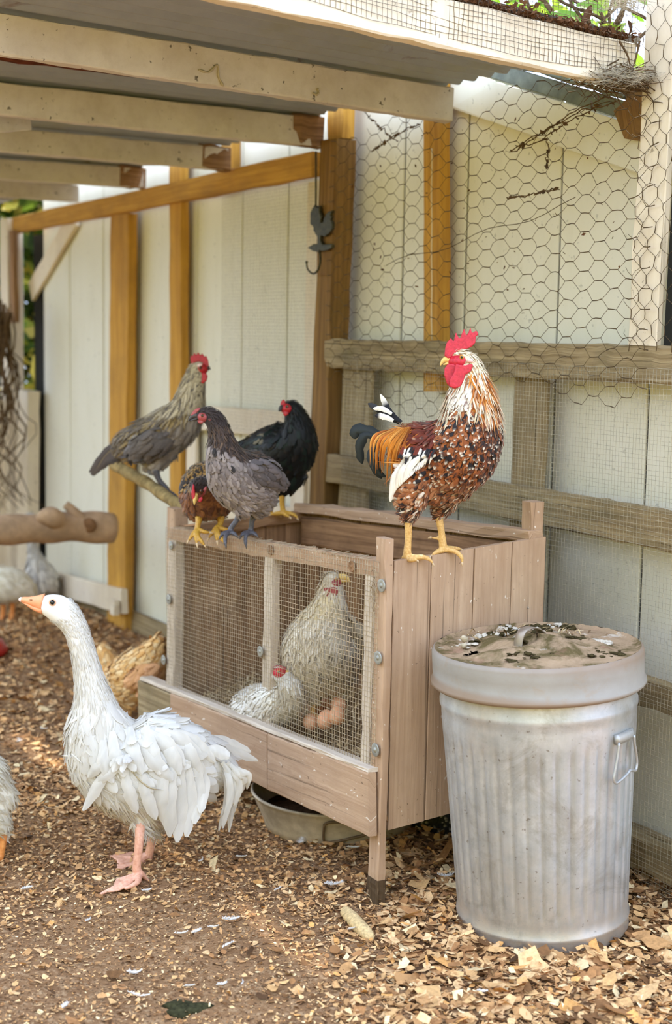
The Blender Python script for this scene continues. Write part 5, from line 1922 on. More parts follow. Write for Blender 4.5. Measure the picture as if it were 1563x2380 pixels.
# ------------------------------------------------------------------ white hen sitting behind the middle stile
YS = 3.97
rows = [(545, 1642, YS + .13, 12, 12), (572, 1640, YS + .10, 36, 34), (612, 1644, YS + .04, 54, 46), (652, 1638, YS - .065, 54, 40), (676, 1610, YS - .095, 36, 30), (666, 1580, YS - .095, 23, 22), (652, 1564, YS - .095, 20, 19), (660, 1560, YS - .10, 12, 12)]
SH = Bird('hen', 'white hen sitting in the nest box behind the middle stile', 'hen', [(rows, None)], P(620, 1690, YS), .0065)


def white_style(i, r):
    n, px, py = i['N'], i['px'], i['py']
    b = pick(r, n, [rgb(232, 226, 214), rgb(220, 210, 192), rgb(240, 236, 228)], [.5, .25, .25])
    d = sty(n, r, .032, .0085, b, b, b * .97, .7, .07, .04, True, .4, jit=1.4, var=.5)
    put(d, (px > 640) & (py > 1600), base=pick(r, n, [rgb(206, 192, 166), rgb(190, 176, 150)], [.6, .4]), tip=rgb(206, 194, 172))
    put(d, py < 1590, L=.016, W=.007)
    d['mask'] = np.where((px > 636) & (py > 1552) & (py < 1580), 0.0, 1.0)
    return d


SH.cover(white_style, 3.0)
SH.blob(651, 1564, YS - .097, (17, 19, 14), 'comb', 'face')
SH.flat([(634, 1552), (640, 1546), (652, 1546), (664, 1550), (668, 1556), (654, 1556), (642, 1556)], YS - .095, .010, 'comb_pale', 'comb', .0025)
SH.eye(648, 1561, YS - .1185, 4, 'iris_amber', (.1, -1, .1))
SH.beak([(664, 1562, YS - .10, 7, 7), (672, 1565, YS - .10, 4, 4), (678, 1570, YS - .10, .8, .8)], [(664, 1568, YS - .10, 4, 5), (674, 1571, YS - .10, .8, 1)], 'beak_yellow')

# ------------------------------------------------------------------ buff hen pecking behind the goose
YF = 4.95
rows = [(372, 1478, YF - .06, 9, 9), (358, 1512, YF - .04, 30, 26), (330, 1556, YF, 58, 50), (292, 1588, YF + .04, 62, 56), (262, 1576, YF + .08, 46, 44), (246, 1540, YF + .10, 30, 30), (240, 1512, YF + .11, 20, 18), (240, 1496, YF + .11, 8, 8)]
FH = Bird('hen', 'fluffy buff orange hen behind the white goose', 'hen', [(rows, None), ([(300, 1600, YF, 44, 40), (300, 1635, YF, 20, 20), (300, 1655, YF, 8, 8)], None)], G(300, 1660), .008)


def buff_style(i, r):
    n = i['N']
    b = pick(r, n, [rgb(238, 196, 134), rgb(226, 176, 108), rgb(242, 210, 158), rgb(214, 160, 94)], [.4, .25, .2, .15])
    return sty(n, r, .034, .013, b, b * 1.03, b * .95, .7, .06, .05, False, .4)


FH.cover(buff_style, 2.6)
FH.part_shell([(296, 1596, YF - .05, 10, 6), (318, 1584, YF - .08, 24, 12), (345, 1566, YF - .08, 26, 14), (368, 1552, YF - .07, 12, 10)], lambda i, r: sty(i['N'], r, .05, .022, pick(r, i['N'], [rgb(228, 172, 122), rgb(214, 158, 104)], [.6, .4]), None, None, .8, .04), 'wing', 3)
FH.leg([(300, 1640, YF, 10), (300, 1658, YF, 7), (299, 1672, YF + .0, 7)], [[(299, 1672, YF, 6), (290, 1678, YF - .03, 5), (282, 1681, YF - .05, 2)], [(299, 1672, YF, 6), (306, 1678, YF - .03, 5), (312, 1681, YF - .05, 2)]], 'leg_yellow')

# ------------------------------------------------------------------ speckled hen under the nest box
YK = 3.98
rows = [(940, 1925, YK + .08, 20, 20), (965, 1915, YK + .05, 42, 40), (1005, 1900, YK, 66, 60), (1045, 1885, YK - .02, 60, 56), (1075, 1870, YK - .03, 30, 30)]
KH = Bird('hen', 'black and white speckled hen crouching in the dark under the nest box', 'hen', [(rows, None)], G(1000, 1960), .008)


def speck_style(i, r):
    n = i['N']
    b = pick(r, n, [rgb(30, 28, 28), rgb(44, 40, 38)], [.6, .4])
    tp = pick(r, n, [rgb(170, 160, 144), rgb(40, 36, 34)], [.5, .5])
    return sty(n, r, .024, .014, b, tp, b, .68, .10, .02, False, .2)


KH.cover(speck_style, 3.0)

# ------------------------------------------------------------------ white goose in front
YO = 3.58
W1, W2, W3 = rgb(236, 232, 224), rgb(228, 222, 211), rgb(241, 238, 232)
rows = [(540, 1800, YO + .05, 20, 18), (505, 1788, YO + .04, 52, 44), (455, 1782, YO + .03, 92, 74), (390, 1782, YO + .01, 122, 96), (320, 1780, YO, 128, 104), (255, 1748, YO - .01, 108, 92), (228, 1690, YO - .015, 76, 70), (219, 1632, YO - .015, 48, 48), (207, 1575, YO - .015, 34, 34),
        (196, 1525, YO - .015, 28, 28), (185, 1485, YO - .015, 27, 27), (170, 1450, YO - .015, 29, 27), (150, 1424, YO - .015, 34, 27), (128, 1411, YO - .015, 33, 25), (107, 1406, YO - .015, 26, 20), (94, 1404, YO - .015, 18, 15)]
GO = Bird('goose', 'large white curly-feathered goose with an orange bill standing in front', 'goose', [(rows, None), ([(330, 1820, YO - .02, 80, 60), (332, 1870, YO - .03, 52, 44), (328, 1912, YO - .04, 26, 24), (326, 1935, YO - .05, 11, 11)], None), ([(370, 1820, YO + .05, 70, 56), (362, 1870, YO + .07, 46, 40), (357, 1908, YO + .09, 24, 22), (355, 1935, YO + .10, 11, 11)], None)], P(320, 2050, 3.58), .007)


def goose_style(i, r):
    n, px, py = i['N'], i['px'], i['py']
    b = pick(r, n, [W1, W2, W3], [.5, .25, .25])
    fine = r.random(n) < .80
    d = sty(n, r, .046, .0095, b, b, b * .99, .8, .05, .03, True, .55)
    put(d, ~fine, L=.070, W=.030, lift=.03, curl=np.where(r.random(n) < .15, .15, .01), pt=np.full(n, False))
    put(d, (py > 1850), L=.055, W=.009, lift=.10, curl=.05, grav=1.5, pt=np.full(n, True))
    put(d, (px < 215) & (py > 1650) & ~fine, L=.045, W=.028, lift=.05, curl=-.05, grav=1.0)
    nk = (py < 1660 - np.clip(px - 220, 0, 200) * .4) & (px < 300)
    put(d, nk, L=.020, W=.0042, lift=.02, curl=.0, grav=.1, tip=b * .98, edge=b * .985, pt=np.full(n, True))
    put(d, py < 1480, L=.009, W=.004, lift=.01)
    d['var'] = .3
    d['jit'] = np.where(nk, .15, np.where(fine, 1.5, .7))
    d['skin'] = np.broadcast_to(W1 * .98, (n, 3))
    d['mask'] = np.where((px < 160) & (py < 1440), .0, 1.0)
    return d


GO.cover(goose_style, 4.6, 'white_feather')
# long quills hanging loose round the body
gp = [([(262, 1776), (232, 1822), (193, 1884)], 26), ([(300, 1760), (250, 1800), (214, 1828)], 24), ([(270, 1740), (230, 1780), (205, 1808)], 26),
      ([(402, 1760), (392, 1850), (394, 1945)], 40), ([(418, 1770), (415, 1860), (412, 1958)], 42), ([(432, 1770), (438, 1850), (434, 1945)], 40), ([(446, 1765), (458, 1830), (452, 1915)], 38), ([(456, 1760), (472, 1820), (466, 1890)], 34), ([(380, 1775), (376, 1850), (382, 1915)], 34),
      ([(470, 1745), (500, 1745), (535, 1760)], 30), ([(330, 1700), (385, 1730), (430, 1780)], 36), ([(360, 1700), (420, 1720), (470, 1765)], 36), ([(320, 1720), (360, 1770), (400, 1815)], 36), ([(400, 1700), (450, 1725), (500, 1772)], 34), ([(300, 1690), (310, 1745), (330, 1800)], 34), ([(340, 1690), (352, 1740), (372, 1800)], 34), ([(380, 1690), (396, 1745), (418, 1800)], 36), ([(420, 1700), (440, 1750), (470, 1810)], 34),
      ([(262, 1700), (266, 1750), (285, 1800)], 30), ([(240, 1720), (242, 1770), (262, 1820)], 30), ([(290, 1790), (300, 1840), (318, 1890)], 30), ([(330, 1800), (342, 1850), (362, 1905)], 34)]
for pth, wd in gp:
    cast = [(q[0], q[1], YO - .09) for q in pth]
    pts_hit = [GO.hit(q[0], q[1], YO - .08, .012)[1] for q in pth]
    yy = min(pts_hit[0], YO - .02)
    GO.plume([(pth[0][0], pth[0][1], min(pts_hit[0], YO)), (pth[1][0], pth[1][1], min(pts_hit[1], yy + .01) - .006), (pth[2][0], pth[2][1], min(pts_hit[2], yy + .02) - .004)], wd, W1 * GO.r.uniform(.93, 1.0), None, W2, 'loose_feather', 'white_feather', k=12)
for k in range(16):                              # drooping tail
    f = k / 15
    tx, ty = 508 + 62 * f + GO.r.normal(0, 4), 1925 - 110 * f**1.6 + GO.r.normal(0, 12) + (22 if k in (4, 7) else 0)
    GO.plume([(508 + 26 * f, 1770 + 4 * f, YO + .0 + .02 * math.sin(k)), (526 + 36 * f, 1808 - 14 * f, YO - .01 + .03 * math.sin(k * 2)), (540 + 38 * f - 10 * (1 - f), 1850 - 50 * f, YO - .01 + .03 * math.sin(k * 2)), (tx, ty, YO + .03 * math.sin(k * 2))], 17, W1 * GO.r.uniform(.9, 1.0), None, W2 * .97, 'tail_feather', 'white_feather', k=12)
for pth, wd in (([(465, 1712, YO + .08), (530, 1728, YO + .11), (583, 1748, YO + .13)], 28), ([(470, 1722, YO + .07), (530, 1742, YO + .10), (600, 1768, YO + .12)], 22), ([(470, 1735, YO + .06), (520, 1752, YO + .08), (562, 1764, YO + .1)], 20)):
    GO.plume(pth, wd, W2, None, W2 * .95, 'wing_tip', 'white_feather', k=12)
for k in range(7):                               # ruffled tuft on the flank and its bare grey quill
    f = k / 6
    GO.plume([(292 + 16 * f, 1772 - 10 * f, YO - .105), (272 + 30 * f, 1768 - 6 * f, YO - .125), (256 + 40 * f, 1782 + 14 * math.sin(k * 2), YO - .13 - .006 * k % 3)], 20, W1 * .97, None, W2, 'loose_feather', 'white_feather', k=10)
GO.plume([(305, 1790, YO - .115), (330, 1818, YO - .122), (352, 1832, YO - .118), (381, 1836, YO - .11)], 6, rgb(176, 160, 130), rgb(120, 104, 84), None, 'quill', pt=True)
GO.blob(122, 1400, YO - .0405, (9, 3, 9), 'eye_ring', 'eye_ring')
GO.eye(122, 1400, YO - .0425, 6.0, 'pupil', (-.1, -1, .05))
GO.beak([(100, 1402, YO - .015, 24, 17), (84, 1399, YO - .015, 16, 14), (66, 1396, YO - .015, 9.5, 11), (52, 1393.5, YO - .015, 6.5, 9), (46, 1393, YO - .015, 3, 5)],
        [(100, 1416, YO - .015, 12, 15), (82, 1413, YO - .015, 7, 12), (64, 1404, YO - .015, 4, 9), (52, 1399, YO - .015, 1.5, 5)], 'beak_orange')
GO.blob(49, 1393.5, YO - .015, (6, 8, 6), 'nail', 'bill_nail')
GO.blob(72, 1394, YO - .028, (4, 2, 1.8), 'endgrain', 'nostril')
y1, y2 = 3.50, 3.685
GO.leg([(326, 1905, YO - .04, 14), (325, 1935, y1 + .01, 12), (322, 1975, y1 + .0, 11), (318, 2020, y1, 11), (322, 2036, y1, 12)],
       [[(322, 2034, y1, 11), (300, 2046, y1 - .02, 8), (268, 2062, y1 - .045, 6), (232, 2079, y1 - .06, 4)], [(322, 2034, y1, 10), (298, 2040, y1 + .01, 7), (272, 2046, y1 + .03, 5)], [(322, 2036, y1, 10), (318, 2052, y1 - .05, 7), (290, 2066, y1 - .075, 4)], [(326, 2028, y1, 8), (340, 2042, y1 + .02, 5), (348, 2050, y1 + .025, 2)]],
       'leg_goose', .0028, web=[[(318, 2044, y1), (292, 2054, y1 - .025), (240, 2074, y1 - .058), (262, 2066, y1 - .035), (268, 2048, y1 + .028)], [(320, 2046, y1), (292, 2064, y1 - .07), (276, 2072, y1 - .06), (240, 2078, y1 - .06), (290, 2054, y1 - .025)]])
GO.leg([(356, 1905, YO + .09, 13), (354, 1935, y2 - .0, 11), (350, 1970, y2, 10.5), (343, 1996, y2, 11)],
       [[(343, 1992, y2, 10), (318, 1995, y2 - .01, 7), (285, 1994, y2 + .0, 5.5), (251, 1990, y2 + .02, 4)], [(343, 1994, y2, 9), (318, 2006, y2 - .04, 7), (290, 2016, y2 - .06, 5), (268, 2022, y2 - .07, 4)], [(343, 1990, y2, 9), (322, 1986, y2 + .03, 6), (300, 1981, y2 + .05, 4)], [(346, 1990, y2, 8), (352, 2002, y2 + .0, 4), (354, 2010, y2, 2)]],
       'leg_goose', .0028, web=[[(338, 1998, y2), (290, 2014, y2 - .055), (272, 2019, y2 - .06), (272, 2002, y2 - .03), (255, 1991, y2 + .015), (290, 1994, y2)], [(338, 1996, y2), (288, 1993, y2), (258, 1990, y2 + .015), (284, 1986, y2 + .035), (302, 1982, y2 + .045)]])


def simple_white(i, r):
    n = i['N']
    b = pick(r, n, [rgb(236, 230, 214), rgb(226, 218, 198), rgb(242, 238, 226)], [.5, .25, .25])
    d = sty(n, r, .04, .012, b, b, b * .97, .8, .06, .03, True, .5, jit=1.3)
    d['skin'] = np.broadcast_to(rgb(236, 230, 214), (n, 3))
    d['var'] = .4
    return d


# goose cut by the left edge of the frame
YL = 3.70
rows = [(36, 1862, YL, 12, 12), (20, 1858, YL, 36, 34), (-14, 1850, YL, 78, 70), (-60, 1832, YL, 98, 84), (-125, 1805, YL + .02, 100, 86), (-185, 1765, YL + .03, 78, 70), (-212, 1700, YL + .03, 44, 42), (-222, 1630, YL + .03, 29, 29), (-226, 1570, YL + .03, 26, 26), (-238, 1530, YL + .03, 29, 26), (-262, 1518, YL + .03, 26, 22), (-284, 1518, YL + .03, 16, 14)]
LG = Bird('goose', 'white goose mostly outside the frame, rump at the left edge', 'goose', [(rows, None), ([(-20, 1890, YL - .02, 50, 44), (2, 1920, YL - .02, 24, 24), (8, 1942, YL - .02, 10, 10)], None)], G(0, 1992), .008)
LG.beak([(-280, 1516, YL + .03, 17, 14), (-305, 1516, YL + .03, 10, 11), (-328, 1520, YL + .03, 3, 6)], [(-280, 1526, YL + .03, 10, 13), (-305, 1526, YL + .03, 5, 9), (-324, 1524, YL + .03, 1.5, 5)], 'beak_orange')
LG.eye(-262, 1512, YL + .006, 5.5, 'pupil')
LG.cover(simple_white, 3.4, 'white_feather')
LG.leg([(8, 1925, YL - .02, 11), (8, 1950, YL - .02, 9), (2, 1985, YL - .02, 9), (0, 1996, YL - .02, 9)], [[(0, 1994, YL - .02, 9), (-20, 2000, YL - .05, 7), (-44, 2008, YL - .09, 4)], [(0, 1994, YL - .02, 8), (-24, 1992, YL, 6), (-48, 1994, YL + .02, 4)]], 'leg_orange', .003)

# two white waterfowl far back under the log
YD = 6.85
rows = [(80, 1388, YD, 8, 8), (60, 1372, YD, 28, 26), (25, 1360, YD, 42, 40), (-20, 1358, YD, 40, 40), (-50, 1330, YD, 24, 24), (-60, 1290, YD, 14, 14), (-62, 1270, YD, 16, 15)]
DK = Bird('duck', 'plump white duck with orange legs far back at the left', 'duck', [(rows, None)], G(20, 1440), .012)
DK.cover(simple_white, 2.2, 'white_feather')
for x in (8, 30):
    DK.leg([(x, 1385, YD, 9), (x - 1, 1415, YD, 6), (x - 3, 1440, YD, 7)], [[(x - 3, 1438, YD, 6), (x - 14, 1446, YD - .05, 5), (x - 24, 1449, YD - .08, 3)], [(x - 3, 1438, YD, 6), (x - 4, 1447, YD - .06, 5), (x - 4, 1452, YD - .1, 3)]], 'leg_orange', .004)
YE = 7.35
rows = [(128, 1392, YE, 10, 10), (112, 1374, YE, 32, 30), (96, 1346, YE - .02, 38, 36), (86, 1312, YE - .03, 26, 25), (78, 1284, YE - .03, 14, 14), (74, 1250, YE - .03, 11, 11), (72, 1222, YE - .03, 11, 11), (70, 1204, YE - .03, 14, 12), (58, 1200, YE - .03, 8, 8)]
EG = Bird('goose', 'pale grey and white goose standing behind the log perch', 'goose', [(rows, None), ([(100, 1370, YE, 26, 24), (98, 1398, YE, 12, 12)], None)], G(100, 1408), .012)


def pale_style(i, r):
    n, py = i['N'], i['py']
    b = pick(r, n, [rgb(212, 206, 196), rgb(226, 220, 208), rgb(192, 186, 178)], [.4, .35, .25])
    d = sty(n, r, .05, .026, b, b, b * .92, .8, .08, .02, False, .4)
    put(d, py < 1300, base=rgb(196, 190, 182), tip=rgb(206, 200, 190), L=.02, W=.01)
    return d


EG.cover(pale_style, 2.2)
EG.leg([(98, 1390, YE, 9), (97, 1402, YE, 7), (96, 1410, YE, 7)], [[(96, 1409, YE, 6), (86, 1414, YE - .05, 5), (78, 1417, YE - .07, 3)]], 'leg_orange', .004)

# ================================================================== LITTER
CH_COL = np.array([srgb(220, 182, 136), srgb(202, 162, 114), srgb(182, 140, 96), srgb(156, 114, 76), srgb(232, 202, 160), srgb(112, 80, 52), srgb(208, 156, 96), srgb(78, 56, 38)])
CH_COL = np.clip(CH_COL * np.array([1.22, 1.17, 1.08]), 0, .92)
CH_P = np.array([.17, .21, .20, .17, .06, .11, .05, .04])


def ground_pts(n, box, r, dens=True):
    out = []
    while len(out) < n:
        x, y = r.uniform(box[0], box[1], n), r.uniform(box[2], box[3], n)
        keep = np.ones(n, bool)
        if dens:
            keep = r.random(n) < chip_density(x, y)
        # only where the floor is open: not through the can, and in front of the wall
        keep &= (x + .6 * y - 3.03 < 0)
        keep &= np.hypot(x - c0[0], y - c0[1]) > .214
        out += list(np.stack([x[keep], y[keep]], 1))
    return np.array(out[:n])


def chip_field(n, box, size, r, name, dens=True, lift=.006, cols=CH_COL, pr=CH_P, parent=GROUND):
    """Curled, ragged shavings: six-cornered flakes on two bent facets."""
    xy = ground_pts(n, box, r, dens)
    n = len(xy)
    z = ground_z(xy[:, 0], xy[:, 1]) + np.abs(r.normal(0, lift, n)) + .001
    ln = size * np.exp(r.normal(0, .42, n)) * (.72 + .42 * np.clip((xy[:, 0] + .15) * 3, 0, 1))
    wd = ln * r.uniform(.22, .8, n)
    an = r.uniform(0, 2 * np.pi, n)
    tilt = r.normal(0, .30, n)
    roll = r.normal(0, .32, n)
    ex = np.stack([np.cos(an) * np.cos(tilt), np.sin(an) * np.cos(tilt), np.sin(tilt)], 1)
    s0 = np.stack([-np.sin(an), np.cos(an), np.zeros(n)], 1)
    nn = np.cross(ex, s0)
    ey = s0 * np.cos(roll)[:, None] + nn * np.sin(roll)[:, None]
    nn = np.cross(ex, ey)
    U = np.array([-.5, -.42, 0, 0, .44, .5, -.05, .02])
    Vv = np.array([-.3, .38, -.5, .5, -.42, .3, 0, 0])
    uj = U[None] + r.normal(0, .09, (n, 8))
    vj = Vv[None] + r.normal(0, .10, (n, 8))
    curl = r.normal(.10, .16, n)
    hz = curl[:, None] * (np.abs(uj) * 2)**2 * .5
    c = np.stack([xy[:, 0], xy[:, 1], z], 1)
    pts = c[:, None] + ex[:, None] * (uj * ln[:, None])[..., None] + ey[:, None] * (vj * wd[:, None])[..., None] + nn[:, None] * (hz * ln[:, None])[..., None]
    pts = pts[:, :6]
    gz = ground_z(pts[..., 0], pts[..., 1])
    pts[..., 2] = np.maximum(pts[..., 2], gz + .0006)
    col = cols[r.choice(len(cols), n, p=pr / pr.sum())] * r.uniform(.8, 1.12, (n, 1))
    Q = Quads()
    fq = np.array([[0, 2, 3, 1], [2, 4, 5, 3]])
    Fq = (np.arange(n)[:, None, None] * 6 + fq[None]).reshape(-1, 4)
    Q.add(pts.reshape(-1, 3), Fq, np.repeat(col, 6, 0), np.zeros((n * 6, 2)))
    return link(name, Q.mesh(name), 'chips', parent, smooth=False, kind='stuff')


rl = np.random.default_rng(21)
chip_field(34000, (-1.3, 1.3, 2.3, 4.5), .0145, rl, 'wood_chip_litter')
chip_field(16000, (-3.2, 2.4, .2, 2.5), .018, rl, 'wood_chip_litter', dens=False)
chip_field(7000, (-3.2, -1.1, 2.3, 5.5), .018, rl, 'wood_chip_litter', dens=False)
chip_field(15000, (-2.0, .6, 4.0, 7.6), .026, rl, 'wood_chip_litter', dens=False)
chip_field(38000, (-1.3, 1.3, 2.3, 4.5), .0075, rl, 'fine_litter', dens=False, lift=.002)
chip_field(2600, (.12, 1.5, 2.3, 4.1), .024, rl, 'broad_shaving_litter', dens=False, lift=.012, pr=np.array([.28, .24, .16, .08, .12, .06, .06, .02]))

# the larger flakes that can be picked out one by one
flakes = []
for k in range(10):
    r = np.random.default_rng(100 + k)
    mb = MB()
    m = 9
    U = np.linspace(-.5, .5, 5)
    R = []
    tw = r.normal(0, .25)
    for sgn in (0, 1):
        ring = []
        for u in U:
            wv = (.30 + r.uniform(0, .22)) * (1 - (2 * abs(u))**3 * .6) * r.uniform(.75, 1.1)
            h = .22 * (u * u * 4) * r.uniform(.3, 1) * .5
            ring.append((u, wv * (1 if sgn else -1), h + tw * u * (1 if sgn else -1) * .3))
        R.append(ring)
    A, B = np.array(R[0]), np.array(R[1])
    th = np.array([0, 0, .045])
    V = np.concatenate([A, B, A + th, B + th])
    fs = []
    for i in range(4):
        fs += [(i, i + 1, 6 + i, 5 + i), (10 + i, 15 + i, 16 + i, 11 + i), (i, 10 + i, 11 + i, i + 1), (5 + i, 6 + i, 16 + i, 15 + i)]
    fs += [(0, 5, 15, 10), (4, 14, 19, 9)]
    mb.add(V, fs, None, CH_COL[r.choice(6, p=CH_P[:6] / CH_P[:6].sum())])
    me = mb.mesh('wood_chip')
    me.materials.append(M['chips'])
    flakes.append(me)
xy = ground_pts(285, (-.95, 1.0, 2.62, 3.75), rl, True)
for k, (x, y) in enumerate(xy):
    o = bpy.data.objects.new('wood_chip', flakes[k % 10])
    COL.objects.link(o)
    o.parent = GROUND
    s = (.016 + .012 * min(1, max(0, (x + .15) * 3))) * math.exp(rl.normal(0, .35))
    o.scale = (s, s * rl.uniform(.5, 1.0), s)
    o.rotation_euler = (rl.normal(0, .22), rl.normal(0, .22), rl.uniform(0, 6.28))
    o.location = (x, y, float(ground_z(x, y)) + .004 + abs(rl.normal(0, .004)))

# loose white feathers dropped on the litter
M['white_vane'] = plain('white_down', srgb(222, 216, 208), .9, 0, .2)
fpx = [(700, 1975, 'white feather on the chips in front of the feed tub', 40), (820, 1992, 'white feather between the feed tub and the nest box leg', 30), (775, 2078, 'ragged white feather left of the muddy nest box leg', 46), (645, 2088, 'short white feather on the litter beneath the tub', 26),
       (1035, 2066, 'long grey-white feather on the chips left of the trash can', 38), (420, 2190, 'curled white down, leftmost of the cluster on bare earth', 32), (455, 2188, 'white down, second from the left in the cluster on bare earth', 28), (495, 2180, 'small white down, third from the left in the cluster on bare earth', 26),
       (535, 2165, 'spidery white down at the top right of the cluster on bare earth', 40), (525, 2218, 'flat bluish-white feather at the bottom of the cluster on bare earth', 42), (310, 2268, 'curved white feather on bare earth below the white goose', 34), (320, 2327, 'long white feather lying flat near the bottom edge', 58),
       (150, 2358, 'white down in the bottom left corner of the litter', 30), (440, 2310, 'white speck of down just above the moss patch', 24), (515, 2312, 'white down right of the moss patch, the nearer one', 26), (565, 2310, 'white down right of the moss patch, the farther one', 22),
       (60, 2062, 'white feather on the litter at the left below the cropped goose', 26), (815, 2180, 'small white down beside the corn cob', 20), (45, 1745, 'white feather lying behind the cropped goose at the left edge', 30), (100, 1712, 'round white tuft of down on the litter left of the goose breast', 18),
       (340, 2085, 'white down at the front foot of the white goose', 22), (470, 2020, 'thin white feather on the litter under the tail of the goose', 30), (1120, 2325, 'white feather at the bottom right in front of the trash can', 26), (1490, 2095, 'white down on the chips right of the trash can', 20),
       (205, 2140, 'white down on the litter left below the goose feet', 18), (560, 2010, 'white feather on the litter between goose tail and tub', 26)]
for k, (px, py, lab, ln) in enumerate(fpx):
    r = np.random.default_rng(300 + k)
    c = G(px, py)
    sz = ln * c[1] / F
    an = r.uniform(-.5, .5) + (0 if k % 3 else 1.2)
    d = np.array([math.cos(an), math.sin(an), 0])
    s_ = np.array([-d[1], d[0], 0])
    mb = MB()
    c[2] = float(ground_z(c[0], c[1])) + .014
    arc = r.uniform(-.2, .2)
    sp = []
    for q in range(9):
        u = q / 8 - .5
        sp.append(c + d * u * sz + s_ * arc * sz * (u * u * 4) + ZZ * (.004 + .10 * sz * u * u * 4))
    mb.tube(sp, np.linspace(.0011, .0004, 9), 4)
    downy = k % 2 == 0
    for q in range(120 if downy else 90):
        u = r.uniform(-.45, .5)
        b0 = c + d * u * sz + s_ * arc * sz * (u * u * 4) + ZZ * (.005 + .10 * sz * u * u * 4)
        sg = 1 if q % 2 else -1
        l_ = sz * (.42 if downy else .20) * r.uniform(.5, 1) * (1 - abs(u) * .7)
        dr = nrm(d * (1.0 + (r.normal(0, .7) if downy else 0)) + s_ * sg + ZZ * r.uniform(-.05, .20 if downy else .08))
        w2 = d * (.0007 if downy else .0014)
        mb.add([b0 - w2, b0 + w2, b0 + dr * l_ * .6 + w2 * .9, b0 + dr * l_ * .6 - w2 * .7, b0 + dr * l_ + ZZ * .002], [(0, 1, 2, 3), (3, 2, 4)])
    mb.build('feather', 'white_vane', None, False, label=lab, category='feather', group='loose white feathers on the litter')

# a few oddments
mb = lump(G(968, 2045) + ZZ * .018, .016, 5, .8)
M['biscuit'] = plain('orange_brown_crust', srgb(206, 146, 92), .8, 0, .2, 50, .25, .4)
mb.build('crust', 'biscuit', None, label='orange-brown crust of bread on the chips between leg and trash can', category='crust')
M['moss'] = plain('dark_green_moss', srgb(58, 56, 36), .95, 0, .1, 90, .5, .8)
mb = MB()
cc = G(430, 2342)
th = np.linspace(0, 6.283, 26, endpoint=False)
R = []
for f, h in ((1.0, -.004), (.8, .004), (.4, .007), (.05, .008)):
    q = f * (1 + .25 * np.sin(th * 3 + 1) + .12 * np.sin(th * 7))
    R.append(cc + np.stack([.05 * q * np.cos(th), .035 * q * np.sin(th), h + 0 * th + .002 * np.sin(th * 5)], 1))
mb.rings(np.array(R)).build('moss_patch', 'moss', None, label='dark green mossy patch on bare earth at the bottom edge', category='moss')

# ================================================================== VINE, NEST AND DEBRIS AT THE TOP RIGHT
t = NT('backlit_leaf')
oi = t.n('ShaderNodeObjectInfo')
c = t.ramp(oi.outputs['Random'], [(0, srgb(96, 140, 30)), (.5, srgb(136, 178, 48)), (1, srgb(176, 196, 70))])
t.done(c, .45, 0, .4)
tl = t.n('ShaderNodeBsdfTranslucent')
t.l(c, tl.inputs['Color'])
mx = t.n('ShaderNodeMixShader')
mx.inputs[0].default_value = .5
t.l(t.b.outputs[0], mx.inputs[1])
t.l(tl.outputs[0], mx.inputs[2])
t.l(mx.outputs[0], t.t.nodes['Material Output'].inputs['Surface'])
M['leaf'] = t.m
M['dead_leaf'] = plain('withered_leaf', srgb(96, 66, 44), .9, 0, .1, 40, .4, .5)
M['twig'] = plain('dry_twig', srgb(92, 72, 50), .9, 0, .1, 40, .35, .4)
M['web'] = plain('dusty_cobweb', srgb(176, 164, 140), .95, 0, .05)


def leaf_mesh(seed, wid=.62):
    r = np.random.default_rng(seed)
    mb = MB()
    V, fs = [], []
    n_ = 7
    for i in range(n_):
        u = i / (n_ - 1)
        w_ = wid * .5 * math.sin(math.pi * (u * .92 + .04)) ** .8 * (1 - .25 * u)
        h = -.18 * (u - .3)**2
        V += [(-w_, u, h + w_ * .30), (0, u, h), (w_, u, h + w_ * .30)]
    for i in range(n_ - 1):
        for j in range(2):
            fs.append((i * 3 + j, i * 3 + j + 1, i * 3 + j + 4, i * 3 + j + 3))
    mb.add(V, fs)
    return mb.mesh('leaf')


VN = thing('vine', L(1.3, -.1, 2.3), 'green leafy climbing vine overhead behind the wire at the top right', 'vine')
LM = []
for k in range(4):
    me = leaf_mesh(k, .5 + .08 * k)
    me.materials.append(M['leaf'])
    me.polygons.foreach_set('use_smooth', np.ones(len(me.polygons), bool))
    LM.append(me)
rv = np.random.default_rng(11)


def add_leaf(p, s, parent, mesh):
    o = bpy.data.objects.new('leaf', mesh)
    COL.objects.link(o)
    o.parent = parent
    o.matrix_parent_inverse = Matrix.Translation(parent.location).inverted()
    o.location = p
    o.scale = (s, s, s)
    o.rotation_euler = (rv.normal(-.9, .6), rv.normal(0, .5), rv.uniform(0, 6.28))
    return o


for k in range(170):
    px, py = rv.uniform(1090, 1480), rv.uniform(-140, 150)
    if py > (px - 1110) * .30 + 40:
        py -= 90
    add_leaf(P(px, py, rv.uniform(3.95, 4.7)), rv.uniform(.05, .095), VN, LM[k % 4])
for px, py, s in ((1215, 20, .1), (1320, 40, .1), (1250, 10, .1), (1385, 68, .07), (1290, 25, .09), (1340, 10, .09), (1450, 100, .06), (1455, 55, .07)):
    add_leaf(P(px, py, 3.92), s, VN, LM[int(px) % 4])
for k in range(13):
    x0 = rv.uniform(1230, 1490)
    q = [P(x0 + rv.normal(0, 25) * i - 20 * i, 30 + (x0 - 1230) * .3 - 50 * i + rv.normal(0, 14), 3.9 + .03 * i) for i in range(6)]
    mb = MB()
    mb.tube(catmull(np.array(q), 20), np.linspace(.005, .0025, 20), 6)
    mb.build('stem', 'twig', VN)

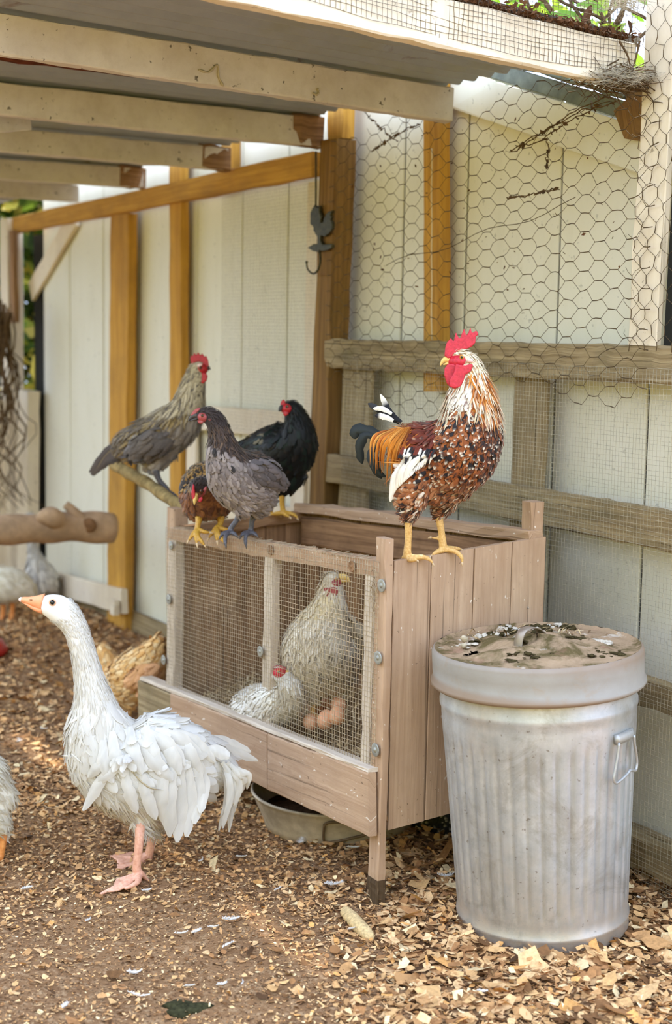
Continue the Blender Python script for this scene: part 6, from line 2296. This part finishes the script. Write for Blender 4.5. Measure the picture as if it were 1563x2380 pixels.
LD = thing('leaf_litter_on_rafter', P(1250, 70, 3.6), 'strip of dead brown leaves caught along the front rafter top', 'dead leaves')
dm = leaf_mesh(9, .5)
dm.materials.append(M['dead_leaf'])
mb = MB()
for k in range(2200):
    u = rv.uniform(0, 1)
    n_ = .14 + .90 * u
    p = L(1.60 + rv.normal(0, .022), n_, 2.140 + .055 * (n_ - .13) + abs(rv.normal(0, .008)))
    s = rv.uniform(.004, .011)
    a = rv.uniform(0, 6.28)
    d = nrm(np.array([math.cos(a), math.sin(a), rv.normal(0, .5)]))
    e = nrm(np.cross(d, rv.normal(0, 1, 3)))
    mb.add([p - d * s, p + e * s * .5 + ZZ * .003, p + d * s, p - e * s * .5], [(0, 1, 2, 3)])
mb.build('leaf_crumbs', 'dead_leaf', LD, False, kind='stuff')
for px, py, s in ((1300, 125, .05), (1338, 95, .04), (1325, 105, .045), (1400, 60, .05), (1428, 82, .04), (1376, 12, .05), (1460, 48, .04)):
    o = add_leaf(P(px, py, 3.63), s, LD, dm)
    o.name = 'dead_leaf'
    o.rotation_euler = (-1.5 + rv.normal(0, .3), rv.normal(0, .5), rv.normal(0, .5))

NE = thing('twig_tangle', P(1440, 185, 3.66), 'tangled twigs, hay and cobweb where rafter meets white post', 'nest')
mb = MB()
for k in range(150):
    c = P(1440 + rv.normal(0, 40), 186 + rv.normal(0, 13), 3.62 + rv.normal(0, .03))
    d = nrm(np.array([1, rv.normal(0, .6), rv.normal(-.1, .5)])) * rv.uniform(.02, .07)
    mb.tube([c - d, c + rv.normal(0, .008, 3), c + d], rv.uniform(.0005, .0018), 4)
mb.build('twigs', 'twig', NE, kind='stuff')
mb = MB()
for k in range(700):
    c = P(1435 + rv.normal(0, 42), 178 + rv.normal(0, 9), 3.60 + rv.normal(0, .025))
    d = nrm(np.array([1, rv.normal(0, .7), rv.normal(.05, .35)])) * rv.uniform(.01, .045)
    mb.tube([c - d, c + rv.normal(0, .006, 3), c + d], .00035, 3)
mb.build('web_strands', 'web', NE, kind='stuff')
for pth, rr in (([(1345, 140), (1370, 165), (1400, 188), (1425, 200)], .003), ([(1318, 122), (1345, 105), (1375, 92)], .0024), ([(1388, 95), (1396, 125), (1412, 150), (1420, 165)], .0035), ([(1440, 95), (1460, 130), (1468, 165)], .003), ([(1488, 95), (1480, 130), (1470, 165)], .003), ([(1380, 188), (1440, 175), (1500, 182)], .003)):
    mb = MB()
    mb.tube(catmull(np.array([P(a, b, 3.60) for a, b in pth]), 14), np.linspace(rr, rr * .6, 14), 6)
    mb.build('twig', 'twig', NE)
mb = MB()
for k in range(260):
    c = P(1455 + rv.normal(0, 24), 6 + rv.normal(0, 12), 3.58 + rv.normal(0, .03))
    d = nrm(rv.normal(0, 1, 3) * np.array([1, .5, .5])) * rv.uniform(.01, .04)
    mb.tube([c - d, c + rv.normal(0, .006, 3), c + d], .00035, 3)
mb.build('web_strands', 'web', NE, kind='stuff')

# dry creeper caught in the chicken wire
DC = thing('dry_creeper', wire_surf(.95, 1.86), 'dead creeper stalks caught in the hexagonal wire', 'dead plant')
for pth in ([(1180, 352), (1235, 322), (1290, 290), (1350, 250), (1420, 222)], [(1205, 345), (1262, 325), (1300, 296), (1370, 262), (1440, 235)], [(1190, 350), (1250, 315), (1330, 270), (1400, 240)], [(1270, 320), (1275, 350), (1273, 380), (1272, 392)], [(865, 352), (905, 325), (950, 300), (978, 288)], [(850, 262), (895, 308), (925, 330)], [(1180, 460), (1240, 452), (1300, 436)]):
    mb = MB()
    q = [on_wall(a, b, .125) for a, b in pth]
    mb.tube(catmull(np.array(q), 20) + rv.normal(0, .003, (20, 3)), .0016, 5)
    for k in range(26):
        f = rv.integers(0, 19)
        c = catmull(np.array(q), 20)[f]
        s = rv.uniform(.004, .011)
        d, e = nrm(rv.normal(0, 1, 3)), nrm(rv.normal(0, 1, 3))
        mb.add([c - d * s, c + e * s * .6, c + d * s, c - e * s * .6], [(0, 1, 2, 3)])
    mb.build('stalk', 'twig', DC, False)
mb = MB()
for k in range(110):                             # crumbs stuck in the netting
    s, z = rv.uniform(.2, 1.6), rv.uniform(1.42, 2.05)
    c = wire_surf(s, z) + WN * .002
    q = rv.uniform(.002, .008)
    d, e = nrm(rv.normal(0, 1, 3)), nrm(rv.normal(0, 1, 3))
    mb.add([c - d * q, c + e * q * .6, c + d * q, c - e * q * .6], [(0, 1, 2, 3)])
mb.build('crumbs', 'dead_leaf', DC, False, kind='stuff')

# dusty cobwebs on the second rafter, a string down the right-hand stud
for lab, pth in (('dusty brown cobweb dangling from the nearest cream rafter', [(462, 162), (485, 168), (506, 152), (509, 180), (520, 200), (514, 192)]), ('short wisp of cobweb on the cream rafter nearer its sawn end', [(738, 205), (742, 214), (736, 220), (728, 216)])):
    mb = MB()
    q = []
    for a, b in pth:
        d = ray(a, b)
        o_ = L(.785 + .024, 0, 0)
        q.append(CAM + d * (((o_ - CAM) @ WT) / (d @ WT)))
    mb.tube(catmull(np.array(q), 24), np.array([.002, .003, .004, .0035] * 6), 5)
    mb.build('cobweb', 'web', None, label=lab, category='cobweb')
mb = MB()
mb.tube([on_wall(1004 + .6 * math.sin(k), 345 + 445 * k / 20, .056) for k in range(21)], .0028, 5)
M['string'] = plain('pale_string', srgb(214, 190, 150), .9, 0, .1)
mb.build('string', 'string', None, label='pale string hanging down the honey-coloured stud behind the rooster', category='string')

# foliage beyond the left end of the run
BU = thing('shrub', P(0, 620, 10.2), 'sunlit green shrub beyond the left end of the run', 'shrub')
mb = MB()
cs = np.array([srgb(70, 92, 30), srgb(104, 126, 40), srgb(46, 62, 24), srgb(150, 160, 60), srgb(196, 176, 70)])
Q = Quads()
n_ = 14000
pp = np.stack([rv.uniform(-4.0, -.9, n_), rv.uniform(8.8, 11.5, n_), rv.uniform(.3, 3.2, n_)], 1)
dd = rv.normal(0, 1, (n_, 3))
dd /= np.linalg.norm(dd, axis=1)[:, None]
ee = np.cross(dd, rv.normal(0, 1, (n_, 3)))
ee /= np.linalg.norm(ee, axis=1)[:, None]
sz = rv.uniform(.05, .12, (n_, 1))
V = np.stack([pp - dd * sz, pp + ee * sz * .5, pp + dd * sz, pp - ee * sz * .5], 1)
Q.add(V.reshape(-1, 3), np.arange(n_ * 4).reshape(-1, 4), np.repeat(cs[rv.integers(0, 5, n_)], 4, 0), np.zeros((n_ * 4, 2)))
t = NT('shrub_leaf')
a = t.n('ShaderNodeAttribute', attribute_name='Col')
t.done(a.outputs['Color'], .5, 0, .4)
tl = t.n('ShaderNodeBsdfTranslucent')
t.l(a.outputs['Color'], tl.inputs['Color'])
mx = t.n('ShaderNodeMixShader')
mx.inputs[0].default_value = .4
t.l(t.b.outputs[0], mx.inputs[1])
t.l(tl.outputs[0], mx.inputs[2])
t.l(mx.outputs[0], t.t.nodes['Material Output'].inputs['Surface'])
M['shrub_leaf'] = t.m
link('foliage', Q.mesh('foliage'), 'shrub_leaf', BU, False, kind='stuff')
mb = MB()
for k in range(6):
    q = np.array([-2.6 + rv.normal(0, .7), 10 + rv.normal(0, .5), 0])
    mb.tube([q, q + [rv.normal(0, .1), 0, 1.0], q + [rv.normal(0, .3), 0, 2.4]], [.04, .03, .012], 6)
mb.build('stems', 'twig', BU)
# dead roots hanging on the left fence boards
RT = thing('root_tangle', L(-3.4, .3, .4), 'dark dry roots and creeper hanging over the pale boards at the far left', 'dead plant')
mb = MB()
for k in range(22):
    x0 = rv.uniform(-10, 30)
    q = [P(x0 + rv.normal(0, 9) * i, 720 + 75 * i + rv.normal(0, 12), 7.65 + rv.normal(0, .05)) for i in range(7)]
    mb.tube(catmull(np.array(q), 16), np.linspace(.008, .002, 16) * rv.uniform(.4, 1.3), 5)
mb.build('roots', 'twig', RT, kind='stuff')
bpy.context.view_layer.update()
